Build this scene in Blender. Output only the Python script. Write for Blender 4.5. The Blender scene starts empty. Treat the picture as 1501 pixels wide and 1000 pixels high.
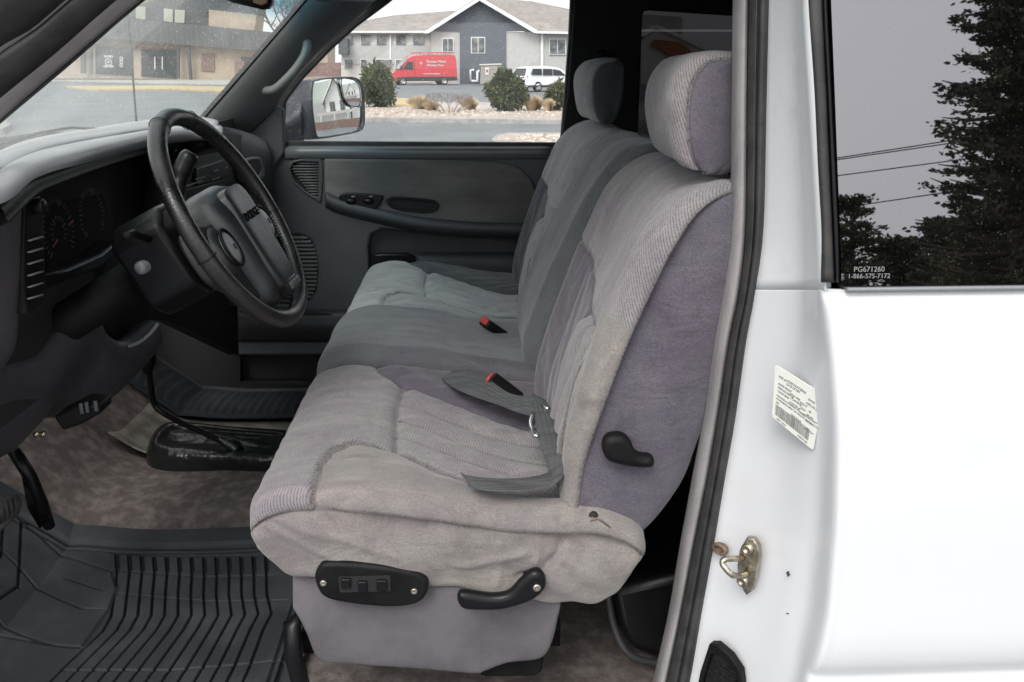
import bpy, bmesh, math, random
import numpy as np
from mathutils import Vector, Matrix
random.seed(7); RNG = np.random.default_rng(7)
S = bpy.context.scene; COL = S.collection
R = math.radians
# ------------------------------------------------------------------ camera
F_PX = 1250.0; PITCH = math.atan(405/1250); YAW = -math.atan(60/1314)
CAM = Vector((0, -0.9, 1.75))
cam = bpy.data.cameras.new('camera'); camo = bpy.data.objects.new('camera', cam); COL.objects.link(camo)
cam.sensor_width = 36; cam.lens = 36*F_PX/1501; cam.clip_start = 0.05; cam.clip_end = 2000
camo.location = CAM; camo.rotation_euler = (math.pi/2-PITCH, 0, YAW); S.camera = camo
def ray(px, py):
    x = (px-750.5)/F_PX; y = (500-py)/F_PX
    f = math.cos(PITCH)+y*math.sin(PITCH); z = -math.sin(PITCH)+y*math.cos(PITCH)
    return Vector((x*math.cos(YAW)-f*math.sin(YAW), x*math.sin(YAW)+f*math.cos(YAW), z))
def hit(px, py, p0, n):
    r = ray(px, py); n = Vector(n); return CAM + r*((Vector(p0)-CAM).dot(n)/r.dot(n))
def PY(px, py, Y): return hit(px, py, (0, Y, 0), (0, 1, 0))
def PX(px, py, X): return hit(px, py, (X, 0, 0), (1, 0, 0))
def PZ(px, py, Z): return hit(px, py, (0, 0, Z), (0, 0, 1))
# ------------------------------------------------------------------ materials
def new_mat(name):
    m = bpy.data.materials.new(name); m.use_nodes = True; nt = m.node_tree; nt.nodes.clear()
    out = nt.nodes.new('ShaderNodeOutputMaterial'); return m, nt, out
def N(nt, t, **k):
    n = nt.nodes.new(t)
    for a, b in k.items():
        if a in n.inputs: n.inputs[a].default_value = b
        else: setattr(n, a, b)
    return n
def c4(c): return (c[0], c[1], c[2], 1)
def pm(name, col, rough=.6, col2=None, ns=8, bump=0, bs=200, spec=.5, metal=0, coat=0, mixlo=.4, mixhi=.6, rough2=None, det=5, stretch=None):
    m, nt, out = new_mat(name); L = nt.links
    b = N(nt, 'ShaderNodeBsdfPrincipled'); b.inputs['Base Color'].default_value = c4(col); b.inputs['Roughness'].default_value = rough
    b.inputs['Specular IOR Level'].default_value = spec; b.inputs['Metallic'].default_value = metal; b.inputs['Coat Weight'].default_value = coat
    b.inputs['Coat Roughness'].default_value = .08
    L.new(b.outputs[0], out.inputs[0])
    tc = N(nt, 'ShaderNodeTexCoord'); src = tc.outputs['Object']
    if stretch:
        mp = N(nt, 'ShaderNodeMapping'); mp.inputs['Scale'].default_value = stretch; L.new(src, mp.inputs[0]); src = mp.outputs[0]
    if col2 or rough2 is not None:
        n = N(nt, 'ShaderNodeTexNoise', Scale=ns, Detail=det, Roughness=.6); L.new(src, n.inputs['Vector'])
        mr = N(nt, 'ShaderNodeMapRange'); mr.inputs[1].default_value = mixlo; mr.inputs[2].default_value = mixhi; L.new(n.outputs[0], mr.inputs[0])
        if col2:
            mx = N(nt, 'ShaderNodeMix', data_type='RGBA'); mx.inputs[6].default_value = c4(col); mx.inputs[7].default_value = c4(col2)
            L.new(mr.outputs[0], mx.inputs[0]); L.new(mx.outputs[2], b.inputs['Base Color'])
        if rough2 is not None:
            m2 = N(nt, 'ShaderNodeMapRange'); m2.inputs[3].default_value = rough; m2.inputs[4].default_value = rough2
            L.new(mr.outputs[0], m2.inputs[0]); L.new(m2.outputs[0], b.inputs['Roughness'])
    if bump:
        n = N(nt, 'ShaderNodeTexNoise', Scale=bs, Detail=3); L.new(src, n.inputs['Vector'])
        bp = N(nt, 'ShaderNodeBump', Strength=bump, Distance=.002 if bs > 60 else .02); L.new(n.outputs[0], bp.inputs['Height']); L.new(bp.outputs[0], b.inputs['Normal'])
    return m
def glass(name, tint=(1, 1, 1), refl=.06, dirt=0, dirtcol=(.8, .8, .78), specks=0, band=None, dscale=900, gcol=(1, 1, 1), grough=0, tintlow=None):
    m, nt, out = new_mat(name); L = nt.links
    tr = N(nt, 'ShaderNodeBsdfTransparent'); tr.inputs[0].default_value = c4(tint)
    gl = N(nt, 'ShaderNodeBsdfGlossy', Roughness=grough); gl.inputs[0].default_value = c4(gcol)
    fr = N(nt, 'ShaderNodeLayerWeight', Blend=.15)
    mr = N(nt, 'ShaderNodeMapRange'); mr.inputs[3].default_value = refl; mr.inputs[4].default_value = min(1, refl+.6); L.new(fr.outputs['Fresnel'], mr.inputs[0])
    mx = N(nt, 'ShaderNodeMixShader'); L.new(mr.outputs[0], mx.inputs[0]); L.new(tr.outputs[0], mx.inputs[1]); L.new(gl.outputs[0], mx.inputs[2])
    last = mx.outputs[0]
    tc = N(nt, 'ShaderNodeTexCoord')
    if band:
        sp = N(nt, 'ShaderNodeSeparateXYZ'); L.new(tc.outputs['Object'], sp.inputs[0])
        b2 = N(nt, 'ShaderNodeMapRange'); b2.inputs[1].default_value = band[0]; b2.inputs[2].default_value = band[1]; L.new(sp.outputs[2], b2.inputs[0])
        cm = N(nt, 'ShaderNodeMix', data_type='RGBA'); cm.inputs[6].default_value = c4(tint); cm.inputs[7].default_value = (.12, .38, .5, 1)
        L.new(b2.outputs[0], cm.inputs[0]); L.new(cm.outputs[2], tr.inputs[0])
    if dirt or specks:
        df = N(nt, 'ShaderNodeBsdfDiffuse'); df.inputs[0].default_value = c4(dirtcol)
        tl = N(nt, 'ShaderNodeBsdfTranslucent'); tl.inputs[0].default_value = c4(dirtcol)
        ad = N(nt, 'ShaderNodeMixShader'); ad.inputs[0].default_value = .6; L.new(df.outputs[0], ad.inputs[1]); L.new(tl.outputs[0], ad.inputs[2])
        no = N(nt, 'ShaderNodeTexNoise', Scale=2.5, Detail=4); L.new(tc.outputs['Object'], no.inputs['Vector'])
        m1 = N(nt, 'ShaderNodeMapRange'); m1.inputs[1].default_value = .3; m1.inputs[2].default_value = .7; m1.inputs[3].default_value = dirt*.5; m1.inputs[4].default_value = dirt*1.5; L.new(no.outputs[0], m1.inputs[0])
        vo = N(nt, 'ShaderNodeTexVoronoi', Scale=dscale/10); L.new(tc.outputs['Object'], vo.inputs['Vector'])
        m2 = N(nt, 'ShaderNodeMapRange'); m2.inputs[1].default_value = .17; m2.inputs[2].default_value = .08; m2.inputs[3].default_value = 0; m2.inputs[4].default_value = specks; L.new(vo.outputs['Distance'], m2.inputs[0])
        wn = N(nt, 'ShaderNodeSeparateColor'); L.new(vo.outputs['Color'], wn.inputs[0])
        pw = N(nt, 'ShaderNodeMath', operation='MULTIPLY'); L.new(m2.outputs[0], pw.inputs[0]); L.new(wn.outputs[0], pw.inputs[1])
        a = N(nt, 'ShaderNodeMath', operation='ADD'); a.use_clamp = True; L.new(m1.outputs[0], a.inputs[0]); L.new(pw.outputs[0], a.inputs[1])
        m3 = N(nt, 'ShaderNodeMixShader'); L.new(a.outputs[0], m3.inputs[0]); L.new(last, m3.inputs[1]); L.new(ad.outputs[0], m3.inputs[2]); last = m3.outputs[0]
    L.new(last, out.inputs[0]); return m
def fabric(name, woven=(.200, .188, .190), velour=(.205, .190, .177), purple=(.104, .094, .112), wscale=230):
    """attributes: 'wov' >0 woven cloth, 'pur' >0 purple velour, else beige velour; 'seam' distance to the nearest seam"""
    m, nt, out = new_mat(name); L = nt.links
    b = N(nt, 'ShaderNodeBsdfPrincipled', Roughness=.95); b.inputs['Specular IOR Level'].default_value = .15
    b.inputs['Sheen Weight'].default_value = .25; b.inputs['Sheen Roughness'].default_value = .5; L.new(b.outputs[0], out.inputs[0])
    tc = N(nt, 'ShaderNodeTexCoord')
    def at(n):
        a = N(nt, 'ShaderNodeAttribute'); a.attribute_name = n; return a.outputs['Fac']
    def ss(src, lo, hi, a=0, c=1):
        r = N(nt, 'ShaderNodeMapRange'); r.inputs[1].default_value = lo; r.inputs[2].default_value = hi; r.inputs[3].default_value = a; r.inputs[4].default_value = c
        if hasattr(r, 'interpolation_type'): r.interpolation_type = 'SMOOTHSTEP'
        L.new(src, r.inputs[0]); return r.outputs[0]
    W = ss(at('wov'), -.0015, .0015); P = ss(at('pur'), -.0015, .0015)
    def mix(fac, a, c, bt='MIX'):
        x = N(nt, 'ShaderNodeMix', data_type='RGBA', blend_type=bt)
        if isinstance(fac, float): x.inputs[0].default_value = fac
        else: L.new(fac, x.inputs[0])
        for i, q in ((6, a), (7, c)):
            if isinstance(q, tuple): x.inputs[i].default_value = c4(q)
            else: L.new(q, x.inputs[i])
        return x.outputs[2]
    # weave: short diagonal twill rows
    mp = N(nt, 'ShaderNodeMapping'); L.new(tc.outputs['Object'], mp.inputs[0]); mp.inputs['Rotation'].default_value = (.3, .2, .6)
    wv = N(nt, 'ShaderNodeTexWave', Scale=wscale*.36, Distortion=2.6, Detail=2); wv.inputs['Detail Scale'].default_value = 30; L.new(mp.outputs[0], wv.inputs['Vector'])
    vo = N(nt, 'ShaderNodeTexVoronoi', Scale=wscale*1.9); mp2 = N(nt, 'ShaderNodeMapping'); mp2.inputs['Scale'].default_value = (1, .45, 1); mp2.inputs['Rotation'].default_value = (.4, .3, .5)
    L.new(tc.outputs['Object'], mp2.inputs[0]); L.new(mp2.outputs[0], vo.inputs['Vector'])
    wfac = N(nt, 'ShaderNodeMath', operation='ADD'); L.new(wv.outputs['Fac'], wfac.inputs[0]); L.new(vo.outputs['Distance'], wfac.inputs[1])
    wl = ss(wfac.outputs[0], .3, 1.3)
    wcol = mix(wl, tuple(x*.64 for x in woven), tuple(min(1, x*1.26) for x in woven))
    fn = N(nt, 'ShaderNodeTexNoise', Scale=420, Detail=3); L.new(tc.outputs['Object'], fn.inputs['Vector'])
    nl = ss(fn.outputs[0], .25, .75)
    vcol = mix(nl, tuple(x*.84 for x in velour), tuple(x*1.16 for x in velour))
    pcol = mix(nl, tuple(x*.80 for x in purple), tuple(x*1.2 for x in purple))
    base = mix(P, mix(W, vcol, wcol), pcol)
    # wear: large soft stains, smaller blotches, purplish bloom
    n1 = N(nt, 'ShaderNodeTexNoise', Scale=5, Detail=6, Roughness=.65, Distortion=.6); L.new(tc.outputs['Object'], n1.inputs['Vector'])
    base = mix(ss(n1.outputs[0], .44, .60, 0, .8), base, (.89, .83, .90), 'MULTIPLY')
    n2 = N(nt, 'ShaderNodeTexNoise', Scale=14, Detail=6, Roughness=.7, Distortion=1.0); L.new(tc.outputs['Object'], n2.inputs['Vector'])
    base = mix(ss(n2.outputs[0], .50, .68, 0, .65), base, (.70, .68, .69), 'MULTIPLY')
    mp3 = N(nt, 'ShaderNodeMapping'); mp3.inputs['Scale'].default_value = (4, 26, 5); mp3.inputs['Rotation'].default_value = (0, 0, .5); L.new(tc.outputs['Object'], mp3.inputs[0])
    n3 = N(nt, 'ShaderNodeTexNoise', Scale=1, Detail=5, Roughness=.6, Distortion=.8); L.new(mp3.outputs[0], n3.inputs['Vector'])
    base = mix(ss(n3.outputs[0], .48, .64, 0, .7), base, (1.32, 1.29, 1.24), 'MULTIPLY')
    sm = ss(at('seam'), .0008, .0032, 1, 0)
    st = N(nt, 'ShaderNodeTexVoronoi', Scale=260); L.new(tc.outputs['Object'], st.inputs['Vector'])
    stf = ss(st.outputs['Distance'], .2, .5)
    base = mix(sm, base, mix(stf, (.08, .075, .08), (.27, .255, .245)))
    base = mix(ss(at('seam'), .0005, .0065, .8, 0), base, (.50, .48, .49), 'MULTIPLY')  # crease shade painted in: cloth darkens beside every seam
    L.new(base, b.inputs['Base Color'])
    h = N(nt, 'ShaderNodeMix', data_type='FLOAT'); L.new(W, h.inputs[0]); L.new(fn.outputs[0], h.inputs[2]); L.new(wfac.outputs[0], h.inputs[3])
    bp = N(nt, 'ShaderNodeBump', Strength=.45, Distance=.0012); L.new(h.outputs[0], bp.inputs['Height'])
    # slack cloth: soft wrinkles
    wr = N(nt, 'ShaderNodeTexNoise', Scale=1, Detail=3, Distortion=1.4); mp4 = N(nt, 'ShaderNodeMapping'); mp4.inputs['Scale'].default_value = (9, 20, 22); L.new(tc.outputs['Object'], mp4.inputs[0]); L.new(mp4.outputs[0], wr.inputs['Vector'])
    b2 = N(nt, 'ShaderNodeBump', Strength=.35, Distance=.012); L.new(wr.outputs[0], b2.inputs['Height']); L.new(bp.outputs[0], b2.inputs['Normal'])
    L.new(b2.outputs[0], b.inputs['Normal'])
    return m
M = {}
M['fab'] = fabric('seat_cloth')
M['paint'] = pm('white_paint', (.66, .665, .68), .3, col2=(.62, .62, .625), ns=7, coat=.5, mixlo=.52, mixhi=.85, det=9)
M['jamb'] = pm('jamb_white_paint', (.66, .675, .685), .4, col2=(.50, .485, .46), ns=13, coat=.25, mixlo=.56, mixhi=.85, det=10)
M['black'] = pm('black_plastic', (.005, .005, .0055), .48, col2=(.009, .009, .0095), ns=20, bump=.25, bs=600, spec=.16)
M['gloss'] = pm('glossy_black', (.006, .006, .007), .30, spec=.25, bump=.1, bs=500, rough2=.4, ns=9)
M['leather'] = pm('wheel_leather', (.008, .0078, .0078), .24, col2=(.016, .014, .0135), ns=16, bump=.3, bs=330, rough2=.42, spec=.7)
M['hub'] = pm('hub_vinyl', (.014, .015, .016), .30, bump=.25, bs=900, rough2=.4, ns=7, spec=.8)
M['rubber'] = pm('seal_rubber', (.022, .022, .023), .65, col2=(.04, .038, .037), ns=26, bump=.3, bs=300)
M['dashpad'] = pm('dash_vinyl', (.22, .22, .23), .36, col2=(.27, .27, .28), ns=5, bump=.3, bs=500, spec=.6)
M['dashlow'] = pm('dash_vinyl_purple', (.042, .039, .046), .45, col2=(.052, .048, .056), spec=.5, ns=10, bump=.4, bs=450)
M['dashside'] = pm('dash_end_vinyl', (.05, .045, .052), .45, col2=(.065, .06, .066), ns=6, bump=.3, bs=450)
M['trim'] = pm('door_vinyl', (.050, .053, .060), .50, col2=(.062, .065, .072), ns=4, bump=.4, bs=380)
M['trimdark'] = pm('dark_vinyl', (.030, .031, .034), .55, col2=(.042, .042, .045), ns=6, bump=.3, bs=380)
M['pillar'] = pm('pillar_vinyl', (.095, .097, .10), .6, col2=(.11, .11, .113), ns=5, bump=.3, bs=500)
M['sidetrim'] = pm('sill_trim_vinyl', (.20, .185, .187), .55, col2=(.27, .255, .25), ns=22, bump=.4, bs=260, stretch=(1, 1, .35))
M['sidetrim2'] = pm('pillar_trim_vinyl', (.40, .36, .36), .5, col2=(.48, .44, .435), ns=12, bump=.3, bs=260)
M['greypaint'] = pm('door_edge_paint', (.45, .43, .42), .4)
M['handle'] = pm('handle_vinyl', (.17, .17, .168), .5, bump=.3, bs=400)
M['insert'] = pm('door_cloth', (.105, .100, .097), .95, col2=(.175, .166, .158), ns=7, bump=.6, bs=500, stretch=(.6, 1, 2.2), mixlo=.38, mixhi=.68)
M['dark'] = pm('cabin_black', (.010, .010, .011), .8, bump=.2, bs=300)
M['carpet'] = pm('brown_carpet', (.118, .100, .094), 1, col2=(.29, .255, .235), ns=30, bump=1, bs=420, mixlo=.44, mixhi=.86, det=12, spec=.1)
M['carpetgrey'] = pm('grey_carpet', (.12, .11, .11), 1, col2=(.2, .185, .18), ns=11, bump=1, bs=350, det=8, spec=.1)
M['mat'] = pm('mat_rubber', (.028, .032, .036), .6, spec=.25, col2=(.065, .070, .075), ns=6, bump=.4, bs=300, mixlo=.45, mixhi=.75, rough2=.7, det=8)
M['belt'] = pm('belt_webbing', (.055, .056, .058), .5, col2=(.095, .096, .098), ns=60, bump=.5, bs=500, stretch=(.2, 2.5, 1))
M['steel'] = pm('dull_steel', (.55, .52, .47), .34, metal=1, col2=(.40, .33, .22), ns=60, bump=.3, bs=200)
M['chrome'] = pm('chrome', (.8, .8, .8), .15, metal=1)
M['brass'] = pm('zinc_plate', (.50, .46, .38), .36, metal=1, col2=(.32, .27, .20), ns=90, bump=.4, bs=160)
M['rust'] = pm('rusty_steel', (.10, .065, .05), .7, col2=(.22, .15, .10), ns=90, metal=.3, bump=.6, bs=300)
M['red'] = pm('red_plastic', (.55, .06, .04), .4)
M['greybutton'] = pm('button_grey', (.19, .195, .20), .35, bump=.3, bs=400)
M['mark'] = pm('white_marking', (.6, .6, .6), .5)
M['darkmark'] = pm('dark_marking', (.02, .02, .02), .6)
M['greymark'] = pm('grey_marking', (.16, .16, .16), .5)
M['label'] = pm('sticker_paper', (.64, .64, .59), .45)
M['labelink'] = pm('sticker_ink', (.16, .16, .16), .6)
M['mirror'] = pm('mirror_glass', (.80, .82, .82), .0, metal=1)
M['glass'] = glass('window_glass', refl=.022, dirt=.012, specks=.7, dscale=1100, dirtcol=(1, 1, 1))
M['wind'] = glass('windshield_glass', tint=(.93, .97, .94), refl=.05, dirt=.125, specks=1.0, dscale=900, band=(1.855, 1.90))
M['priv'] = glass('privacy_glass', tint=(.09, .088, .095), refl=.25, gcol=(.97, .95, 1.0), grough=.012, dirt=.004, specks=.35, dscale=2600)
M['privin'] = glass('privacy_glass_inner', tint=(.16, .16, .165), refl=.03)
# ------------------------------------------------------------------ object helpers
def empty(name, loc, label=None, cat=None, group=None, rz=0):
    o = bpy.data.objects.new(name, None); COL.objects.link(o); o.location = loc; o.rotation_euler = (0, 0, rz); o.empty_display_size = .1
    if label: o['label'] = label
    if cat: o['category'] = cat
    if group: o['group'] = group
    return o
def tag(o, label=None, cat=None, group=None, kind=None):
    if label: o['label'] = label
    if cat: o['category'] = cat
    if group: o['group'] = group
    if kind: o['kind'] = kind
    return o
def attach(o, parent, world=True):
    if parent is not None:
        o.parent = parent
        if world:                                  # mesh is written in world coordinates; only un-rotated roots use this
            off = Vector((0, 0, 0)); p = parent
            while p is not None: off += p.location; p = p.parent
            o.location = -off
    return o
def mesh_obj(name, verts, faces, mat, parent=None, smooth=True, world=True, bevel=0, auto=None, mats=None, fm=None, seg=2):
    me = bpy.data.meshes.new(name); me.from_pydata([tuple(v) for v in verts], [], faces); me.update()
    if mats:
        for q in mats: me.materials.append(q)
        if fm is not None: me.polygons.foreach_set('material_index', fm)
    else: me.materials.append(mat)
    me.polygons.foreach_set('use_smooth', [smooth]*len(me.polygons))
    o = bpy.data.objects.new(name, me); COL.objects.link(o)
    if auto: me.set_sharp_from_angle(angle=R(auto))
    if bevel:
        b = o.modifiers.new('bevel', 'BEVEL'); b.width = bevel; b.segments = seg; b.limit_method = 'ANGLE'; b.angle_limit = R(30); b.harden_normals = False
        me.set_sharp_from_angle(angle=R(50))
    return attach(o, parent, world)
class MB:
    def __init__(s): s.v = []; s.f = []; s.m = []
    def add(s, vs, fs, mi=0):
        n = len(s.v); s.v += [tuple(q) for q in vs]; s.f += [tuple(i+n for i in q) for q in fs]; s.m += [mi]*len(fs); return s
    def box(s, a, b, mi=0):
        x0, y0, z0 = a; x1, y1, z1 = b
        return s.add([(x0, y0, z0), (x1, y0, z0), (x1, y1, z0), (x0, y1, z0), (x0, y0, z1), (x1, y0, z1), (x1, y1, z1), (x0, y1, z1)],
                     [(0, 3, 2, 1), (4, 5, 6, 7), (0, 1, 5, 4), (1, 2, 6, 5), (2, 3, 7, 6), (3, 0, 4, 7)], mi)
    def extr(s, poly, d, mi=0):                      # 3D polygon extruded by vector d
        n = len(poly); p = [Vector(q) for q in poly]; d = Vector(d)
        return s.add(p+[q+d for q in p], [tuple(range(n))[::-1], tuple(range(n, 2*n))]+[(i, (i+1) % n, n+(i+1) % n, n+i) for i in range(n)], mi)
    def tube(s, pts, r, seg=10, mi=0, cap=True, closed=False):
        pts = [Vector(p) for p in pts]; n = len(pts); rr = r if isinstance(r, (list, tuple)) else [r]*n
        up = None; ring = []
        for i, p in enumerate(pts):
            a = pts[(i-1) % n] if (closed or i > 0) else p; b = pts[(i+1) % n] if (closed or i < n-1) else p
            t = (b-a).normalized()
            if up is None:
                up = t.orthogonal().normalized()
            else:
                up = (up-t*up.dot(t)); up = up.normalized() if up.length > 1e-6 else t.orthogonal().normalized()
            sd = t.cross(up)
            ring.append([p+(up*math.cos(2*math.pi*k/seg)+sd*math.sin(2*math.pi*k/seg))*rr[i] for k in range(seg)])
        vs = [q for g in ring for q in g]; fs = []
        for i in range(n if closed else n-1):
            j = (i+1) % n
            for k in range(seg): fs.append((i*seg+k, i*seg+(k+1) % seg, j*seg+(k+1) % seg, j*seg+k))
        if cap and not closed: fs += [tuple(range(seg))[::-1], tuple(range((n-1)*seg, n*seg))]
        return s.add(vs, fs, mi)
    def lathe(s, prof, M4, seg=32, mi=0):             # prof [(r,h)] about local z
        vs = [M4 @ Vector((r*math.cos(2*math.pi*k/seg), r*math.sin(2*math.pi*k/seg), h)) for r, h in prof for k in range(seg)]
        fs = [(i*seg+k, i*seg+(k+1) % seg, (i+1)*seg+(k+1) % seg, (i+1)*seg+k) for i in range(len(prof)-1) for k in range(seg)]
        fs.append(tuple(range((len(prof)-1)*seg, len(prof)*seg)))
        return s.add(vs, fs, mi)
    def obj(s, name, mat, parent=None, **k):
        mats = mat if isinstance(mat, list) else None
        return mesh_obj(name, s.v, s.f, None if mats else mat, parent, mats=mats, fm=s.m if mats else None, **k)
def cr(pts, sub, closed=False):
    """Catmull-Rom through numpy rows"""
    p = np.array([tuple(q) for q in pts], float); n = len(p); out = []
    if n < 3 and not closed:
        return [tuple(p[0]+(p[1]-p[0])*k/sub) for k in range(sub+1)]
    rng = range(n) if closed else range(n-1)
    for i in rng:
        if closed: a, b, c, d = p[(i-1) % n], p[i], p[(i+1) % n], p[(i+2) % n]
        else: b, c = p[i], p[i+1]; a = p[i-1] if i > 0 else 2*b-c; d = p[i+2] if i+2 < n else 2*c-b
        for k in range(sub):
            t = k/sub; out.append(.5*((2*b)+(-a+c)*t+(2*a-5*b+4*c-d)*t*t+(-a+3*b-3*c+d)*t**3))
    if not closed: out.append(p[-1])
    return [tuple(q) for q in out]
def grid(name, rows, mat, parent=None, sub=(1, 1), thick=0, smooth_v=True, **k):
    rows = [[tuple(q) for q in r] for r in rows]
    if sub[1] > 1: rows = [cr(r, sub[1]) for r in rows]
    if sub[0] > 1:
        cols = [cr([r[j] for r in rows], sub[0]) for j in range(len(rows[0]))]
        rows = [[c[i] for c in cols] for i in range(len(cols[0]))]
    nr, nc = len(rows), len(rows[0])
    vs = [q for r in rows for q in r]; fs = [(i*nc+j, i*nc+j+1, (i+1)*nc+j+1, (i+1)*nc+j) for i in range(nr-1) for j in range(nc-1)]
    o = mesh_obj(name, vs, fs, mat, parent, **k)
    if thick:
        m = o.modifiers.new('solid', 'SOLIDIFY'); m.thickness = abs(thick); m.offset = -1 if thick > 0 else 1
    return o
def frame(o, u, v):
    """4x4 with local x->u, y->v, z->u x v"""
    u = Vector(u).normalized(); v = Vector(v); v = (v-u*u.dot(v)).normalized(); w = u.cross(v)
    m = Matrix((u, v, w)).transposed().to_4x4(); m.translation = Vector(o); return m
def YF(Y): return frame((0, Y, 0), (1, 0, 0), (0, 0, 1))       # local (x,z) on plane y=Y; local +z is world -Y (towards the camera)
def flat(name, loops, M4, mat, parent=None, depth=.004, bevel=0, **k):
    """filled 2D outline(s) with holes, extruded; FRONT face lies at local z=0, body goes to -depth"""
    cu = bpy.data.curves.new('t', 'CURVE'); cu.dimensions = '2D'; cu.fill_mode = 'BOTH'
    for lp in loops:
        s = cu.splines.new('POLY'); s.points.add(len(lp)-1); s.use_cyclic_u = True
        for i, p in enumerate(lp): s.points[i].co = (p[0], p[1], 0, 1)
    b = min(bevel, depth/2*.98)
    cu.extrude = depth/2-b; cu.bevel_depth = b; cu.bevel_resolution = 2; cu.offset = -b if b else 0
    return _conv(cu, name, M4 @ Matrix.Translation((0, 0, -depth/2)), mat, parent, **k)
def _conv(cu, name, M4, mat, parent, world=True, smooth=True, **k):
    t = bpy.data.objects.new('t', cu); COL.objects.link(t); bpy.context.view_layer.update()
    me = bpy.data.meshes.new_from_object(t.evaluated_get(bpy.context.evaluated_depsgraph_get()))
    bpy.data.objects.remove(t); bpy.data.curves.remove(cu)
    me.transform(M4); me.name = name; me.materials.clear(); me.materials.append(mat)
    me.polygons.foreach_set('use_smooth', [smooth]*len(me.polygons))
    me.set_sharp_from_angle(angle=R(35))
    o = bpy.data.objects.new(name, me); COL.objects.link(o); return attach(o, parent, world)
def text(name, body, size, M4, mat, parent=None, depth=.0006, align='CENTER', sx=1, bold=0, sp=1, **k):
    cu = bpy.data.curves.new('t', 'FONT'); cu.body = body; cu.size = size; cu.extrude = depth; cu.align_x = align; cu.align_y = 'CENTER'; cu.offset = bold; cu.space_character = sp; cu.resolution_u = 3
    return _conv(cu, name, M4 @ Matrix.Diagonal((sx, 1, 1, 1)), mat, parent, **k)
def lp(pxs, Y, sub=1):                                # pixel outline -> (x,z) loop on plane y=Y
    q = [PY(a, b, Y) for a, b in pxs]; q = [(p.x, p.z) for p in q]
    return [tuple(p) for p in cr(q, sub, True)] if sub > 1 else q
def rrect(cx, cy, w, h, r, n=5):
    r = min(r, w/2, h/2); o = []
    for sx, sy, a0 in ((1, 1, 0), (-1, 1, 90), (-1, -1, 180), (1, -1, 270)):
        for k in range(n+1):
            a = R(a0+90*k/n); o.append((cx+sx*(w/2-r)+r*math.cos(a), cy+sy*(h/2-r)+r*math.sin(a)))
    return o
def copy_tree(o, parent=None):
    c = o.copy(); COL.objects.link(c)
    if parent is not None: c.parent = parent
    for ch in list(o.children): copy_tree(ch, c)
    return c
# ------------------------------------------------------------------ light
w = bpy.data.worlds.new('World'); S.world = w; w.use_nodes = True; nt = w.node_tree; nt.nodes.clear()
sky = nt.nodes.new('ShaderNodeTexSky'); sky.sky_type = 'NISHITA'; sky.sun_disc = False
SUN_EL, SUN_ROT = R(48), R(200)
sky.sun_elevation = SUN_EL; sky.sun_rotation = SUN_ROT; sky.air_density = 1.3; sky.dust_density = 6; sky.ozone_density = 2
hs = nt.nodes.new('ShaderNodeHueSaturation'); hs.inputs['Saturation'].default_value = .10
mxw = nt.nodes.new('ShaderNodeMix'); mxw.data_type = 'RGBA'; mxw.inputs[0].default_value = .55; mxw.inputs[7].default_value = (11, 11.2, 11.5, 1)
bg = nt.nodes.new('ShaderNodeBackground'); bg.inputs[1].default_value = .10
ow = nt.nodes.new('ShaderNodeOutputWorld')
nt.links.new(sky.outputs[0], hs.inputs['Color']); nt.links.new(hs.outputs[0], mxw.inputs[6]); nt.links.new(mxw.outputs[2], bg.inputs[0]); nt.links.new(bg.outputs[0], ow.inputs[0])
sl = bpy.data.lights.new('sun', 'SUN'); sl.energy = 1.0; sl.angle = R(25); sl.color = (1, .97, .93)
slo = bpy.data.objects.new('sun', sl); COL.objects.link(slo)
sd = Vector((math.sin(SUN_ROT)*math.cos(SUN_EL), math.cos(SUN_ROT)*math.cos(SUN_EL), math.sin(SUN_EL)))   # towards the sun: behind the camera
slo.rotation_euler = (-sd).to_track_quat('-Z', 'Y').to_euler(); slo.location = sd*50
S.view_settings.view_transform = 'Standard'; S.view_settings.look = 'None'; S.view_settings.gamma = 1; S.view_settings.exposure = .85
S.cycles.max_bounces = 10; S.cycles.diffuse_bounces = 4; S.cycles.transparent_max_bounces = 16; S.cycles.use_denoising = True
S.cycles.sample_clamp_indirect = 8
# ================================================================== THE TRUCK
truck = empty('pickup_truck', (.3, 1.0, 0), 'white extended cab pickup truck with open door showing worn grey cloth bench seats', 'truck')
# ------------------------------------------------------------------ upholstered shapes
def polysd(px, py, poly):
    """signed distance to closed polygon, >0 inside"""
    P = np.array(poly, float); Q = np.roll(P, -1, 0); d = np.full(px.shape, 1e9); ins = np.zeros(px.shape, bool)
    for (ax, ay), (bx, by) in zip(P, Q):
        ex, ey = bx-ax, by-ay; t = np.clip(((px-ax)*ex+(py-ay)*ey)/(ex*ex+ey*ey+1e-12), 0, 1)
        d = np.minimum(d, np.hypot(px-ax-t*ex, py-ay-t*ey))
        c = ((ay > py) != (by > py)) & (px < (bx-ax)*(py-ay)/(by-ay+1e-15)+ax); ins ^= c
    return np.where(ins, d, -d)
def linesd(px, py, line):
    P = np.array(line, float); d = np.full(px.shape, 1e9)
    for (ax, ay), (bx, by) in zip(P[:-1], P[1:]):
        ex, ey = bx-ax, by-ay; t = np.clip(((px-ax)*ex+(py-ay)*ey)/(ex*ex+ey*ey+1e-12), 0, 1)
        d = np.minimum(d, np.hypot(px-ax-t*ex, py-ay-t*ey))
    return d
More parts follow.
